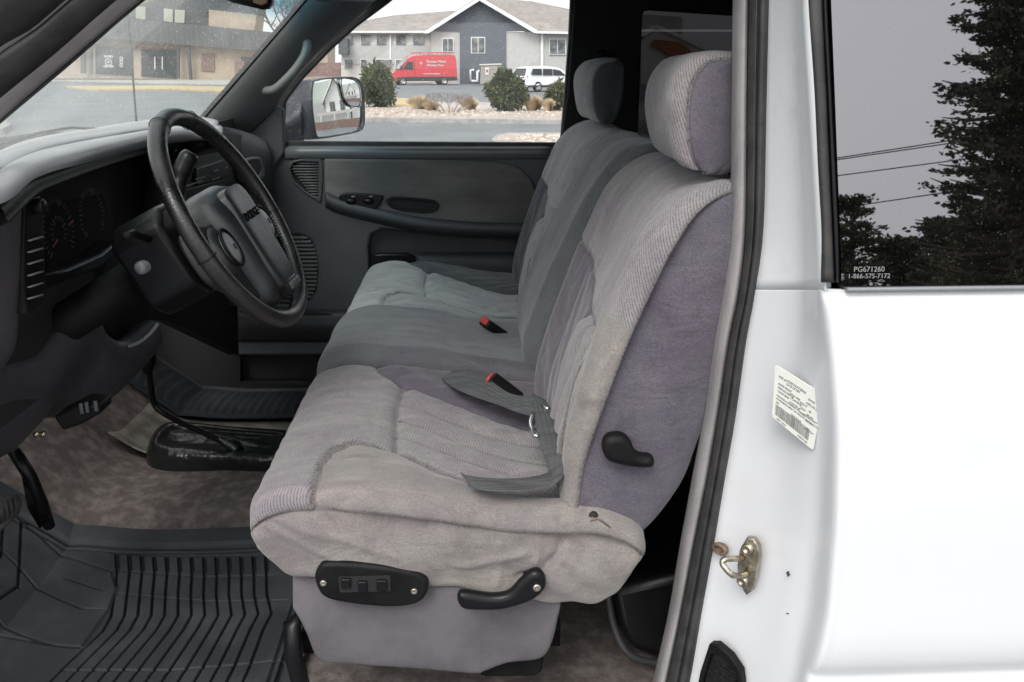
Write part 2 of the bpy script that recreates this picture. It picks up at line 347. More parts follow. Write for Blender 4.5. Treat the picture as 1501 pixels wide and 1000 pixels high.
def pillow(name, top, bot, y0, y1, parent, fn=None, n=160, rt=.035, rb=.03, rt2=None, M4=None, seg=(10, 24, 10, 90), mat=None, seam_side=True, bulge=.006, post=None):
    """top/bot: (x,z) polylines with the same number of points, joined station by station; y0/y1: functions of station t.
    fn(x,y,z,top) -> dict(h=normal offset, wov=, pur=, seam=)"""
    T = np.array(cr([(a, b, 0) for a, b in top], 12)); B = np.array(cr([(a, b, 0) for a, b in bot], 12))
    tt = .5-.5*np.cos(np.linspace(0, math.pi, n)); idx = tt*(len(T)-1)
    def samp(A): i = np.clip(idx.astype(int), 0, len(A)-2); f = (idx-i)[:, None]; return A[i]*(1-f)+A[i+1]*f
    T = samp(T); B = samp(B)
    nb, ns, nc, ntp = seg
    rows = []; flags = None
    for k in range(n):
        t = tt[k]; a0 = y0(t) if callable(y0) else y0; a1 = y1(t) if callable(y1) else y1
        H = max(1e-4, math.hypot(T[k, 0]-B[k, 0], T[k, 1]-B[k, 1])); r1 = min(rt, H*.5); r3 = min(rt2 or rt, H*.5); r2 = min(rb, H*.45)
        prof = []; fl = []
        def arc(cy, ch, r, d0, d1, m, f):
            for i in range(m): a = R(d0+(d1-d0)*i/m); prof.append((cy+r*math.cos(a), ch+r*math.sin(a))); fl.append(f)
        def seg_(p, q, m, f, bl=0):
            for i in range(m):
                s = i/m; prof.append((p[0]+(q[0]-p[0])*s-bl*math.sin(math.pi*s), p[1]+(q[1]-p[1])*s)); fl.append(f)
        # start bottom centre -> outer(low y) side -> top -> inner side -> back
        seg_(((a0+a1)/2, 0), (a0+r2, 0), 4, 0)
        arc(a0+r2, r2, r2, 270, 180, nb, 1)
        seg_((a0, r2), (a0, H-r1), ns, 1, bulge)
        arc(a0+r1, H-r1, r1, 180, 90, nc, 2)
        seg_((a0+r1, H), (a1-r3, H), ntp, 3)
        arc(a1-r3, H-r3, r3, 90, 0, nc, 4)
        seg_((a1, H-r3), (a1, r2), ns, 5, -bulge)
        arc(a1-r2, r2, r2, 0, -90, nb, 5)
        seg_((a1-r2, 0), ((a0+a1)/2, 0), 4, 0)
        u = (T[k]-B[k])/H
        rows.append([(B[k, 0]+u[0]*h, y, B[k, 1]+u[1]*h) for y, h in prof]); flags = np.array(fl)
    A = np.array(rows); m = A.shape[1]
    du = np.gradient(A, axis=0); dv = np.roll(A, -1, 1)-np.roll(A, 1, 1)
    nn = np.cross(du, dv); nn /= np.linalg.norm(nn, axis=2, keepdims=True)+1e-12
    c = A.mean((0, 1)); s = np.sign(((A-c)*nn).sum()); nn *= s
    F = np.broadcast_to(flags, A.shape[:2]); X, Y, Z = A[..., 0], A[..., 1], A[..., 2]
    res = fn(X, Y, Z, F) if fn else {}
    seam = res.get('seam', np.full(X.shape, 1.0)).copy()
    if seam_side:   # the piping runs where the side meets the top roll
        vi = nb+4+ns; dist = np.linalg.norm(A-A[:, vi:vi+1], axis=2); dd = np.where(np.abs(np.arange(m)-vi)[None, :] < 22, dist, 1)
        vj = m-(4+nb+ns); d2 = np.linalg.norm(A-A[:, vj:vj+1], axis=2); d2 = np.where(np.abs(np.arange(m)-vj)[None, :] < 22, d2, 1)
        piping = np.minimum(dd, d2); seam = np.minimum(seam, piping+.0008)
    h = res.get('h', np.zeros(X.shape)) - .005*np.exp(-(seam/.0042)**2)
    if seam_side: h = h+.0042*np.exp(-(piping/.0022)**2)
    A = A+nn*h[..., None]
    if post: A = post(A)
    vs = A.reshape(-1, 3)
    i, j = np.meshgrid(np.arange(n-1), np.arange(m), indexing='ij'); j2 = (j+1) % m
    fs = np.stack([i*m+j, i*m+j2, (i+1)*m+j2, (i+1)*m+j], -1).reshape(-1, 4)
    if s < 0: fs = fs[:, ::-1]
    if M4 is not None:
        MM = np.array(M4); vs = vs @ MM[:3, :3].T+MM[:3, 3]
    fl = fs.tolist()
    o = mesh_obj(name, vs, fl, mat or M['fab'], parent)
    me = o.data
    for nm in ('wov', 'pur', 'seam'):
        at = me.attributes.new(nm, 'FLOAT', 'POINT')
        val = seam if nm == 'seam' else res.get(nm, np.full(X.shape, -1.0)); at.data.foreach_set('value', val.astype(np.float32).ravel())
    return o
def mirror_y(ymap, f): return f
# cushion: shape functions work in "driver" coordinates and ym maps any seat's y to them
def cushion_fn(ym, hf=1):
    inner = [(-.245, .90), (-.205, .72), (-.185, .665), (-.145, .618), (-.132, .612), (.02, .535), (.10, .492), (.26, .46), (.26, .9)]
    outer = [(-.232, .10), (-.234, .27), (-.226, .315), (-.205, .348), (-.185, .352), (-.125, .335), (-.06, .29), (0, .262), (.06, .247), (.15, .25), (.26, .26), (.26, .1)]
    def fn(X, Y, Z, F):
        y = ym(Y); topm = (F >= 2) & (F <= 4)
        si = polysd(X, y, inner); so = polysd(X, y, outer)
        w = np.where(topm, np.minimum(-si, -so), -1); w = np.where(Z < 1.10, -1, w)
        pur = np.where(topm & (Z > 1.09), si, -1)
        seam = np.minimum(np.abs(si), np.abs(so))
        g = np.full(X.shape, 1.0)
        front = np.abs(X+.130+.01*np.sin((y-.35)*9)); inpl = (np.minimum(-si, -so) > -.002)
        front = np.where(inpl, front, 1)
        ph = (y+.42*(X+.13)); back = X > -.131
        lines = [.405, .468, .536]
        for L_ in lines: g = np.minimum(g, np.where(inpl & back, np.abs(ph-L_), 1))
        g = np.minimum(g, front); seam = np.where(topm, np.minimum(seam, g), 1)
        h = np.zeros(X.shape)
        # bolsters stand proud, pleats puff between their seams
        bol = np.clip(np.maximum(si, so), 0, .05)/.05; h += np.where(topm, .012*np.sin(bol*math.pi/2)*np.clip((X+.26)/.1, 0, 1), 0)
        pl = np.clip(g, 0, .026)/.026
        h += np.where(topm & inpl & back, .012*np.sin(pl*math.pi/2)-.006, 0)
        h += np.where(topm & inpl & ~back, .010*np.clip((-X-.131)/.03, 0, 1)-.002, 0)
        # sitting hollow and slack cloth
        h += np.where(topm, -.010*np.exp(-((X-.02)/.12)**2-((y-.43)/.14)**2), 0)
        h += .0016*np.sin(X*75+9*np.sin(y*17))*np.sin(y*34+X*18)
        side = (F == 1)
        h += np.where(side, .0028*np.sin(X*46+Z*38+2*np.sin(X*21))+.0035*np.sin(X*19-Z*50)+.0022*np.sin((X*.8+Z)*120)*np.exp(-((X-.13)/.07)**2), 0)
        # the crease where the side cover folds behind the recliner, and the switch-panel pucker
        cre = linesd(X, Z, [(.125, 1.10), (.118, 1.07), (.095, 1.045), (.06, 1.03)]); h += np.where(side, -.008*np.exp(-(cre/.006)**2), 0)
        cre = linesd(X, Z, [(-.03, 1.055), (.02, 1.06), (.07, 1.072)]); h += np.where(side, .005*np.exp(-(cre/.007)**2), 0)
        for l_ in ([(-.30, 1.13), (-.24, 1.09), (-.18, 1.055)], [(-.30, 1.145), (-.22, 1.11), (-.12, 1.075)], [(.03, 1.09), (.035, 1.05), (.028, 1.02)], [(.09, 1.09), (.085, 1.06)]): h += np.where(side, .0035*np.exp(-(linesd(X, Z, l_)/.006)**2), 0)
        return dict(h=h*hf, wov=w, pur=pur, seam=seam)
    return fn
CT = [(-.322, 1.108), (-.318, 1.145), (-.295, 1.166), (-.24, 1.176), (-.17, 1.172), (-.10, 1.163), (-.02, 1.148), (.06, 1.134), (.13, 1.130), (.175, 1.128), (.225, 1.108), (.243, 1.085), (.247, 1.06)]
CB = [(-.321, 1.104), (-.312, 1.085), (-.298, 1.058), (-.27, 1.032), (-.20, 1.024), (-.12, 1.016), (-.03, 1.002), (.05, .986), (.12, .972), (.17, .968), (.205, .985), (.235, 1.03), (.246, 1.056)]
def back_fn(ym, driver=True):
    O = Vector((.150, 0, 1.10)); U = Vector((math.sin(R(20)), 0, math.cos(R(20)))); NF = Vector((-math.cos(R(20)), 0, math.sin(R(20))))
    def toloc(px, py, dn=.060):
        p = hit(px, py, O+NF*dn, NF); return ((p-O).dot(U), p.y)
    inner = [(.365, .90), (.345, .72), (.328, .60), (.30, .50), (.265, .435), (.24, .455), (.19, .465), (.12, .44), (-.1, .43), (-.1, .9)]
    def fn(X, Y, Z, F):
        y = ym(Y); topm = (F >= 2) & (F <= 4); s = X
        si = polysd(s, y, inner)
        yo = .262+.015*np.sin(s*6)                       # inner line of outboard bolster
        so = yo-y
        pleat_top = .262-1.5*(y-.40)**2
        isp = (s < pleat_top) & (si < 0) & (so < 0)
        g = np.full(X.shape, 1.0)
        for L_ in (.325, .385): g = np.minimum(g, np.where(isp, np.abs(y-L_), 1))
        g = np.minimum(g, np.where((si < 0) & (so < 0), np.abs(s-pleat_top), 1))
        seam = np.where(topm, np.minimum(np.abs(si), np.minimum(g, np.where(s < pleat_top+.01, np.abs(so), 1))), 1)
        wov = np.where(topm & (si < 0), np.where(so > 0, s-.315, 1.0), -1)
        wov = np.where(topm & (si < 0), np.minimum(-si, wov), wov)
        pur = np.where(F == 1, 1.0, np.where(F == 5, 1.0, np.where(topm, si, 1.0)))
        vi = (F == 2); pur = np.where(vi & (si < 0), -1, pur)
        pur = np.where(F == 0, 1.0, pur)
        h = np.where(topm, .019*np.sin(np.clip(so+.02, 0, .06)/.06*math.pi/2)*np.clip((.54-s)/.10, 0, 1)*np.clip((s-.02)/.18, .3, 1), 0)
        h += np.where(topm, .017*np.clip((y-.575)/.07, 0, 1)**.8*np.clip((.54-s)/.10, 0, 1), 0)
        h += np.where(isp & topm, .014*np.sin(np.clip(g, 0, .026)/.026*math.pi/2)-.005, 0)
        h += np.where(topm, -.006*np.exp(-((y-.42)/.12)**2)*np.clip((s-.2)/.15, 0, 1), 0)
        h += .0015*np.sin(s*46+7*np.sin(y*17))*np.sin(y*33)
        return dict(h=h, wov=wov, pur=pur, seam=seam)
    return fn
BT = [(-.014, -.004), (.0, .016), (.04, .034), (.10, .048), (.18, .053), (.27, .055), (.36, .053), (.44, .047), (.495, .031), (.532, -.004), (.546, -.045)]
BB = [(-.014, .0), (-.012, -.045), (.02, -.098), (.10, -.118), (.18, -.118), (.28, -.108), (.38, -.098), (.46, -.088), (.505, -.080), (.530, -.072), (.544, -.062)]
BM = Matrix(((math.sin(R(20)), 0, -math.cos(R(20)), .150), (0, 1, 0, 0), (math.cos(R(20)), 0, math.sin(R(20)), 1.10), (0, 0, 0, 1)))
def head_fn(ym):
    def fn(X, Y, Z, F):
        topm = (F >= 2) & (F <= 4)
        wov = np.where(topm, 1.0, -1.0); pur = np.where(topm, -1.0, 1.0)
        h = np.where(F == 1, .0035*np.sin(X*30+1)+.002*np.sin(Z*60), 0)+.0012*np.sin(X*60+Y*30)
        return dict(h=h, wov=wov, pur=pur)
    return fn
HT = [(-.012, .0), (-.008, .026), (.02, .044), (.07, .056), (.115, .057), (.148, .040), (.162, .008), (.166, -.025)]
HB = [(-.013, -.004), (-.012, -.03), (.02, -.044), (.07, -.05), (.11, -.05), (.14, -.048), (.155, -.040), (.160, -.034)]
HT = [(.020+a*.89, b) for a, b in HT]; HB = [(.020+a*.89, b) for a, b in HB]
HM = Matrix(((math.sin(R(7)), 0, -math.cos(R(7)), .325), (0, 1, 0, 0), (math.cos(R(7)), 0, math.sin(R(7)), 1.602), (0, 0, 0, 1)))
def skew(ym, amt=.008):
    def post(A):
        y = ym(A[..., 1]); s = A[..., 0]; k = np.clip((.60-y)/.38, 0, 1); k = k**1.4
        w_ = np.interp(s, [-.02, .05, .10, .2, .3, .4, .49, .53, .56], [.1, .25, .6, .95, 1.1, 1.08, .95, .75, .5])
        n = A[..., 2]; A = A.copy(); A[..., 2] = n+amt*k*w_*np.clip((n+.10)/.08, 0, 1); return A
    return post
def skew2(A):
    A = A.copy(); k = np.clip((.46-A[..., 1])/.22, 0, 1); A[..., 2] += .020*k*np.clip((A[..., 2]+.05)/.06, 0, 1); return A
def make_seat(parent, ya, yb, ym, hy, lab, hi=True):
    seat = empty('seat', (0, ya, .7)); attach(seat, parent); seat['label'] = lab
    seat.location = Vector((0, (ya+yb)/2, .70))-parent.location
    outer_low = ya < 1
    def e0(t):
        e = .012*math.cos(min(1, t/.10)*math.pi/2)+.03*max(0, (t-.85)/.15)**2
        return ya+e
    def e1(t): return yb-(.012*math.cos(min(1, t/.10)*math.pi/2))
    n = 300 if hi else 150; sg = (8, 30, 12, 230) if hi else (6, 14, 12, 110)
    FB = M['fab'] if hi else M['fab2']
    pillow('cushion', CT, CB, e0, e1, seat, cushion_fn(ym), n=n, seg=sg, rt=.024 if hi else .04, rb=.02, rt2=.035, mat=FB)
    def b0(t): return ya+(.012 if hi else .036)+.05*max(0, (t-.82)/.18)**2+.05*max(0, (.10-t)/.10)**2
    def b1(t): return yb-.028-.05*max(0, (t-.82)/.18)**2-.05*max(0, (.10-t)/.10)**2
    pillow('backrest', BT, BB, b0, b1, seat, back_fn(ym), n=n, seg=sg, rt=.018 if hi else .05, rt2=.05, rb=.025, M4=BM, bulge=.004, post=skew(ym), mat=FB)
    def h0(t): return hy[0]+.035*max(0, (t-.70)/.30)**2.2
    def h1(t): return hy[1]-.040*max(0, (t-.68)/.32)**2-.012*max(0, (.2-t)/.2)
    pillow('headrest', HT, HB, h0, h1, seat, head_fn(ym), n=90, seg=(6, 16, 8, 60), rt=.026, rb=.014, M4=HM, bulge=.006, mat=FB, post=skew2 if hi else None)
    return seat
M['fab2'] = fabric('far_seat_cloth', woven=(.35, .355, .345), velour=(.31, .313, .305), purple=(.075, .080, .086))
dseat = make_seat(truck, .19, .732, lambda y: y, (.265, .535), 'sun-faded driver seat with power switch panel and reclining levers')
pseat = make_seat(truck, 1.140, 1.68, lambda y: y-.945, (1.325, 1.545), 'darker passenger seat beside the far door', hi=False)
# folding middle seat: plain velour, side shade painted in as a darker tone
def plain(pv):
    def fn(X, Y, Z, F):
        return dict(h=.0016*np.sin(X*40+Y*22)+.002*np.sin(X*17-Y*30), wov=np.full(X.shape, -1.0), pur=np.where((F == 1) | (F == 5), 1.0, np.where((F == 2) | (F == 4), -.0002, pv)))
    return fn
M['mid'] = fabric('middle_seat_cloth', velour=(.160, .166, .173), purple=(.070, .071, .076))
mseat = empty('jump_seat', (0, .94, .70)); attach(mseat, truck); mseat.location = Vector((0, .94, .70))-truck.location
mseat['label'] = 'plain grey fold-down middle seat between the two outer seats'
ct = [(x-.006 if x < 0 else x, z+.018+.010*math.exp(-((x+.1)/.2)**2)) for x, z in CT]
cb = [(x-.006 if x < 0 else x, z) for x, z in CB]
pillow('cushion', ct, cb, .754, 1.118, mseat, plain(-1), n=100, seg=(6, 14, 16, 60), rt=.045, mat=M['mid'])
bt = [(-.02, .0), (-.008, .034), (.03, .060), (.10, .082), (.19, .084), (.29, .080), (.38, .066), (.46, .052), (.51, .030), (.538, -.006), (.547, -.035)]
bb = [(-.022, -.006), (-.016, -.03), (.03, -.06), (.12, -.09), (.2, -.09), (.30, -.085), (.40, -.08), (.48, -.07), (.52, -.06), (.540, -.05), (.549, -.036)]
pillow('backrest', bt, bb, lambda t: .765+.04*max(0, (t-.80)/.20)**2+.02*max(0, (.15-t)/.15), lambda t: 1.100-.04*max(0, (t-.80)/.20)**2-.02*max(0, (.15-t)/.15), mseat, plain(-1), n=100, seg=(8, 14, 14, 60), rt=.045, M4=BM, mat=M['mid'])
# seat base cover, feet, switch panel, levers
def bulge_sheet(name, pxs, Y, mat, parent, th=.02, bev=.008, sub=4): return flat(name, [lp(pxs, Y, sub)], YF(Y), mat, parent, depth=th, bevel=bev)
M['vel'] = pm('purple_velour', (.092, .083, .092), .95, col2=(.120, .110, .118), ns=12, bump=.5, bs=420, det=7)
cov = []
for x, zb, in ((-.277, .965), (-.262, .915), (-.246, .870), (-.20, .862), (-.10, .850), (-.01, .838), (.008, .842), (.045, .856), (.095, .862), (.113, .89), (.124, .945)):
    cov.append([(x, .222, 1.03), (x, .206, .99), (x, .206+.004*math.sin(x*30), (zb+.99)/2), (x, .212, zb+.01), (x, .222, zb)])
grid('base_cover', cov, M['vel'], dseat, sub=(5, 5), thick=.012)
b = MB()
b.tube([PY(455, 1060, .23), PY(430, 960, .23), PY(428, 915, .235), PY(445, 903, .25), PY(480, 900, .33)], .014, 10)
b.tube([PY(690, 965, .30), PY(560, 940, .30), PY(455, 930, .30)], .012, 8)
b.box((-.28, .25, .86), (.13, .70, .90)); b.obj('seat_frame', M['gloss'], dseat)
b = MB(); b.extr([PY(700, 975, .24), PY(712, 968, .24), PY(790, 962, .24), PY(797, 968, .24), PY(795, 985, .24), PY(785, 992, .24), PY(712, 993, .24), PY(702, 990, .24)], (0, .06, 0))
b.obj('seat_track', M['black'], dseat, bevel=.004, smooth=True)
SW = .176
sp = bulge_sheet('switch_panel', [(461, 850), (466, 835), (480, 826), (540, 829), (600, 838), (622, 848), (628, 862), (620, 880), (600, 889), (560, 891), (500, 884), (472, 874)], SW, M['black'], dseat, th=.020, bev=.006, sub=5)
def screw(px, py, Y, par, r=.005):
    p = PY(px, py, Y); b = MB(); b.lathe([(r, -.003), (r, .001), (r*.8, .002), (r*.3, .0016), (0.0005, .001)], YF(0) @ Matrix.Translation((p.x, p.z, -p.y)), 14); return b.obj('screw', M['steel'], par)
screw(474, 855, SW-.001, sp); screw(607, 867, SW-.001, sp)
def pbox(px0, py0, px1, py1, Y, th): 
    a = PY(px0, py1, Y); c = PY(px1, py0, Y); return rrect((a.x+c.x)/2, (a.z+c.z)/2, c.x-a.x, c.z-a.z, .002)
flat('switch_recess', [pbox(498, 843, 572, 868, SW, 0)], YF(SW-.0015), M['cabin'] if 'cabin' in M else M['dark'], sp, depth=.002)
for (x0, y0, x1, y1) in ((501, 846, 514, 860), (526, 850, 538, 866), (553, 848, 567, 864)):
    flat('seat_switch', [pbox(x0, y0, x1, y1, SW, 0)], YF(SW-.006), M['gloss'], sp, depth=.006, bevel=.0015)
def lever(name, outline, Y, th, par, sub=5, bev=.006, mat='gloss'): return flat(name, [lp(outline, Y, sub)], YF(Y), M[mat], par, depth=th, bevel=bev)
lv = lever('height_lever', [(671, 886), (672, 873), (684, 871), (720, 876), (745, 872), (762, 855), (778, 841), (792, 840), (800, 850), (799, 866), (785, 880), (765, 889), (735, 897), (705, 898), (680, 896)], .160, .020, dseat, bev=.009)
screw(787, 862, .159, lv, .006)
b = MB(); p = PY(780, 855, .17); b.lathe([(.012, 0), (.012, .02)], YF(0) @ Matrix.Translation((p.x, p.z, -.195)), 14); b.obj('lever_pivot', M['black'], lv)
lever('recline_lever', [(884, 660), (888, 646), (900, 640), (916, 641), (926, 650), (932, 664), (942, 670), (956, 672), (961, 680), (956, 688), (930, 688), (905, 683), (890, 676)], .168, .026, dseat, bev=.010, mat='black')
# shade inside the tear between cushion and back, put in as a dark plate
b = MB(); q = [PY(856, 758, .186), PY(872, 751, .186), PY(900, 772, .186), PY(908, 784, .186), PY(884, 782, .186), PY(862, 772, .186)]
b.extr(q, (0, .03, 0)); hg = b.obj('tear_shade', M['dark'], dseat, bevel=.006, seg=4)
b = MB(); b.tube(cr([PY(860, 770, .184), PY(874, 760, .183), PY(890, 770, .182), PY(904, 782, .184)], 3), .0013, 6); b.tube([PY(868, 758, .183), PY(884, 780, .184)], .0010, 6); b.obj('hinge_spring', M['rust'], hg)
# ------------------------------------------------------------------ belts
def ribbon(name, pairs, mat, par, sub=5, th=.0015):
    rows = [[tuple(Vector(a)*(1-t)+Vector(c)*t+Vector((0, 0, .0018*math.sin(math.pi*t)+.0005*math.cos(t*31.4)))) for t in [q/20 for q in range(21)]] for a, c in pairs]
    return grid(name, rows, mat, par, sub=(sub, 1), thick=th)
seatbelt = empty('seat_belt', (0, .5, 1.1)); attach(seatbelt, truck); seatbelt.location = Vector((0, .5, 1.1))-truck.location
def strap(bp): return ribbon('webbing', [(PZ(*a, z), PZ(*c, z2)) for a, c, z, z2 in bp], M['belt'], seatbelt)
strap([((648, 557), (654, 551), 1.176, 1.176), ((668, 571), (668, 545), 1.180, 1.180), ((700, 584), (696, 545), 1.182, 1.184), ((730, 594), (722, 562), 1.180, 1.184), ((758, 605), (748, 578), 1.178, 1.184), ((782, 612), (772, 583), 1.178, 1.186), ((800, 618), (800, 590), 1.180, 1.188)])
strap([((779, 580), (800, 588), 1.185, 1.186), ((782, 600), (815, 612), 1.187, 1.188), ((786, 628), (827, 634), 1.188, 1.190), ((791, 650), (833, 660), 1.186, 1.190), ((799, 672), (834, 684), 1.180, 1.186), ((805, 690), (822, 704), 1.174, 1.180), ((803, 702), (804, 715), 1.168, 1.172)])
strap([((675, 693), (687, 712), 1.172, 1.174), ((681, 696), (694, 714), 1.176, 1.176), ((705, 700), (712, 718), 1.176, 1.176), ((740, 702), (745, 720), 1.173, 1.173), ((775, 700), (782, 717), 1.172, 1.172), ((800, 694), (812, 710), 1.174, 1.174), ((808, 688), (826, 698), 1.176, 1.178)])
b = MB(); b.tube(cr([PZ(781, 606, 1.190), PZ(777, 620, 1.192), PZ(782, 636, 1.192), PZ(789, 640, 1.190)], 3), .0034, 8); b.tube(cr([PZ(818, 616, 1.192), PZ(829, 620, 1.194), PZ(833, 632, 1.192), PZ(828, 640, 1.190)], 3), .0034, 8)
b.tube([PZ(780, 624, 1.187), PZ(830, 630, 1.187)], .0026, 8); b.tube([PZ(794, 596, 1.19), PZ(804, 599, 1.192)], .0028, 8)
b.obj('belt_buckle', M['chrome'], seatbelt)
def buckle(px0, py0, px1, py1, z, redw=1):
    """receiver lying between two seats"""
    a = PZ(px0, py0, z+.018); c = PZ(px1, py1, z-.02); d = (c-a); sd_ = d.cross(Vector((0, 0, 1))).normalized()*.021; up = sd_.cross(d).normalized()*.011
    if up.z < 0: up = -up
    e = empty('belt_receiver', a); attach(e, truck); e.location = Vector(a)-truck.location
    b = MB(); v = [a+sd_+up, a-sd_+up, a-sd_-up, a+sd_-up]; b.extr(v, d); b.obj('buckle_case', M['black'], e, bevel=.004)
    dn = d.normalized(); r0 = a-dn*.001; b = MB(); v = [r0+sd_*.8+up*.85, r0-sd_*.8+up*.85, r0-sd_*.8-up*.5, r0+sd_*.8-up*.5]; b.extr([q-dn*.004 for q in v], dn*.006); b.obj('release_button', M['red'], e, bevel=.002)
    return e
buckle(718, 556, 760, 588, 1.165)
buckle(710, 472, 738, 491, 1.165)
# ------------------------------------------------------------------ painted body on the near side
def tumble(z): return max(0, z-1.515)*.17
SK = [(2.2, .1165), (1.513, .0), (1.508, .0), (1.495, -.007), (1.40, -.020), (1.25, -.030), (1.08, -.034), (1.035, -.034), (1.022, -.022), (1.008, -.020), (.98, -.028), (.80, -.022), (.60, -.008), (.50, .02), (0, .05)]
def oyf(z): return float(np.interp(z, [a for a, _ in SK][::-1], [c for _, c in SK][::-1]))
rows = []; edge = {}
# py, seal|paint px, front fold px, outer edge px
JR = [(-140, 1131, 1158, 1176), (0, 1127, 1160, 1183), (150, 1123, 1166, 1192), (333, 1118, 1172, 1203), (425, 1106, 1172, 1207), (520, 1091, 1160, 1212), (640, 1075, 1150, 1214), (760, 1052, 1130, 1208), (880, 1030, 1112, 1196), (985, 1012, 1095, 1174), (1100, 985, 1075, 1150), (1300, 945, 1040, 1115), (1500, 900, 1000, 1080)]
for py, a, m_, e in JR:
    zt = PY(e, py, .01).z; tb = tumble(zt)
    r = [PY(a-6, py, .165+tb*.6), PY(a, py, .160+tb*.6), PY(a+(m_-a)*.35, py, .135+tb*.7), PY(m_, py, .085+tb*.85), PY(m_+(e-m_)*.55, py, .040+tb), PY(e-7, py, .012+tb)]
    q = PY(e+3, py, tb); r += [Vector((q.x, oyf(q.z)+.004, q.z)), Vector((q.x+.015, oyf(q.z), q.z)), Vector((q.x+.04, oyf(q.z)-.0008, q.z))] if py > 425 else [q, q+Vector((.004, .004, 0)), q+Vector((.010, .008, 0))]
    rows.append(r)
# below the glass the pillar face and the outer skin are one pressing
JP = np.array(JR, float); lowr = []
for py in (425, 430, 438, 452, 480, 520, 580, 640, 700, 760, 820, 880, 930, 960, 972, 979, 985, 992, 1000, 1015, 1050, 1100, 1200, 1300, 1500):
    a, m_, e = [float(np.interp(py, JP[:, 0], JP[:, k])) for k in (1, 2, 3)]
    r = [PY(a-6, py, .165), PY(a, py, .160), PY(a+(m_-a)*.35, py, .135), PY(m_, py, .085), PY(m_+(e-m_)*.55, py, .040), PY(e-7, py, .012)]; q = PY(e+3, py, 0)
    r += [Vector((q.x, oyf(q.z)+.004, q.z)), Vector((q.x+.015, oyf(q.z), q.z)), Vector((q.x+.05, oyf(q.z)-.001, q.z)), Vector((q.x+.2, oyf(q.z)-.001, q.z)), Vector((1.0, oyf(q.z), q.z)), Vector((1.5, oyf(q.z), q.z)), Vector((2.0, oyf(q.z)+.003, q.z))]
    lowr.append(r)
upr = [r for r, j in zip(rows, JR) if j[0] <= 425]
grid('door_jamb', upr, M['jamb'], truck, sub=(5, 4), thick=-.004)
grid('side_panel', lowr, M['paint'], truck, sub=(2, 4), thick=-.004)
# upper frame around the fixed side glass
def sideP(x, z, off=0): return Vector((x, tumble(z)+off, z))
gx0 = [(PY(px, py, tumble(1.515+(425-py)*.00075)), py) for px, py in ((1213, -140), (1213, 0), (1219, 130), (1224, 250), (1228, 340), (1230, 418))]
g = []
for p, py in gx0: g.append([sideP(p.x, p.z, -.002), sideP(1.9, p.z+(0 if py > -100 else 0), -.002)])
qg = empty('side_window', (1, 0, 1.5)); attach(qg, truck); qg.location = Vector((1, 0, 1.5))-truck.location
grid('pane', g, M['priv'], qg, smooth=False, thick=.004)
s1 = []; s2 = []; s3 = []
for (x0, x1, x2, py) in ((1176, 1204, 1213, -140), (1183, 1206, 1213, 0), (1192, 1212, 1219, 130), (1198, 1217, 1225, 250), (1203, 1221, 1229, 340), (1203, 1224, 1231, 414)):
    Y = tumble(1.515+(425-py)*.00075)
    s1.append([PY(x0, py, Y+.006), PY(x0+3, py, Y-.006), PY((x0+x1)/2, py, Y-.010), PY(x1-2, py, Y-.008), PY(x1, py, Y+.004)])
    s2.append([PY(x1, py, Y+.003), PY(x1+1, py, Y-.008), PY((x1+x2)/2, py, Y-.011), PY(x2-1, py, Y-.008), PY(x2+1, py, Y+.002)])
grid('weatherstrip', s1, M['rubber'], qg, sub=(5, 3), thick=-.003)
grid('weatherstrip', s2, M['gloss'], qg, sub=(5, 3), thick=-.003)
b = MB(); b.box((.41, -.009, 1.511), (1.9, .02, 1.5165)); b.obj('window_ledge', M['greybutton'], qg, bevel=.002)
tm = frame(sideP(PY(1283, 401, 0).x, PY(1283, 401, 0).z, -.0035), (1, 0, 0), (0, .17, 1))
M['etch'] = pm('etched_marking', (.20, .20, .20), .7)
def glass_text(s, px, py, size, par):
    p = PY(px, py, 0); return text('lettering', s, size, frame(sideP(p.x, p.z, -.0072), (1, 0, 0), (0, .17, 1)), M['etch'], par, depth=.0002)
glass_text('PG671260', 1272, 394, .0082, qg); glass_text('1-866-575-7172', 1271, 403.5, .0074, qg)
# roof, rear upper body
b = MB()
b.extr([(-.34, .22, 1.965), (-.30, .12, 1.96), (-.1, .10, 1.975), (1.95, .10, 1.975), (1.95, 1.90, 1.975), (-.1, 1.90, 1.975), (-.30, 1.88, 1.96), (-.34, 1.78, 1.965)], (0, 0, .045)); b.obj('roof', M['paint'], truck, bevel=.02)
b = MB(); b.box((1.90, .02, .5), (1.95, 1.98, 1.975)); b.box((.40, .06, 1.92), (1.95, .10, 1.975)); b.obj('rear_panel', M['paint'], truck, bevel=.01)
b = MB(); b.box((-.33, .18, 1.945), (1.90, 1.82, 1.965)); b.obj('headliner', M['trimdark'], truck)
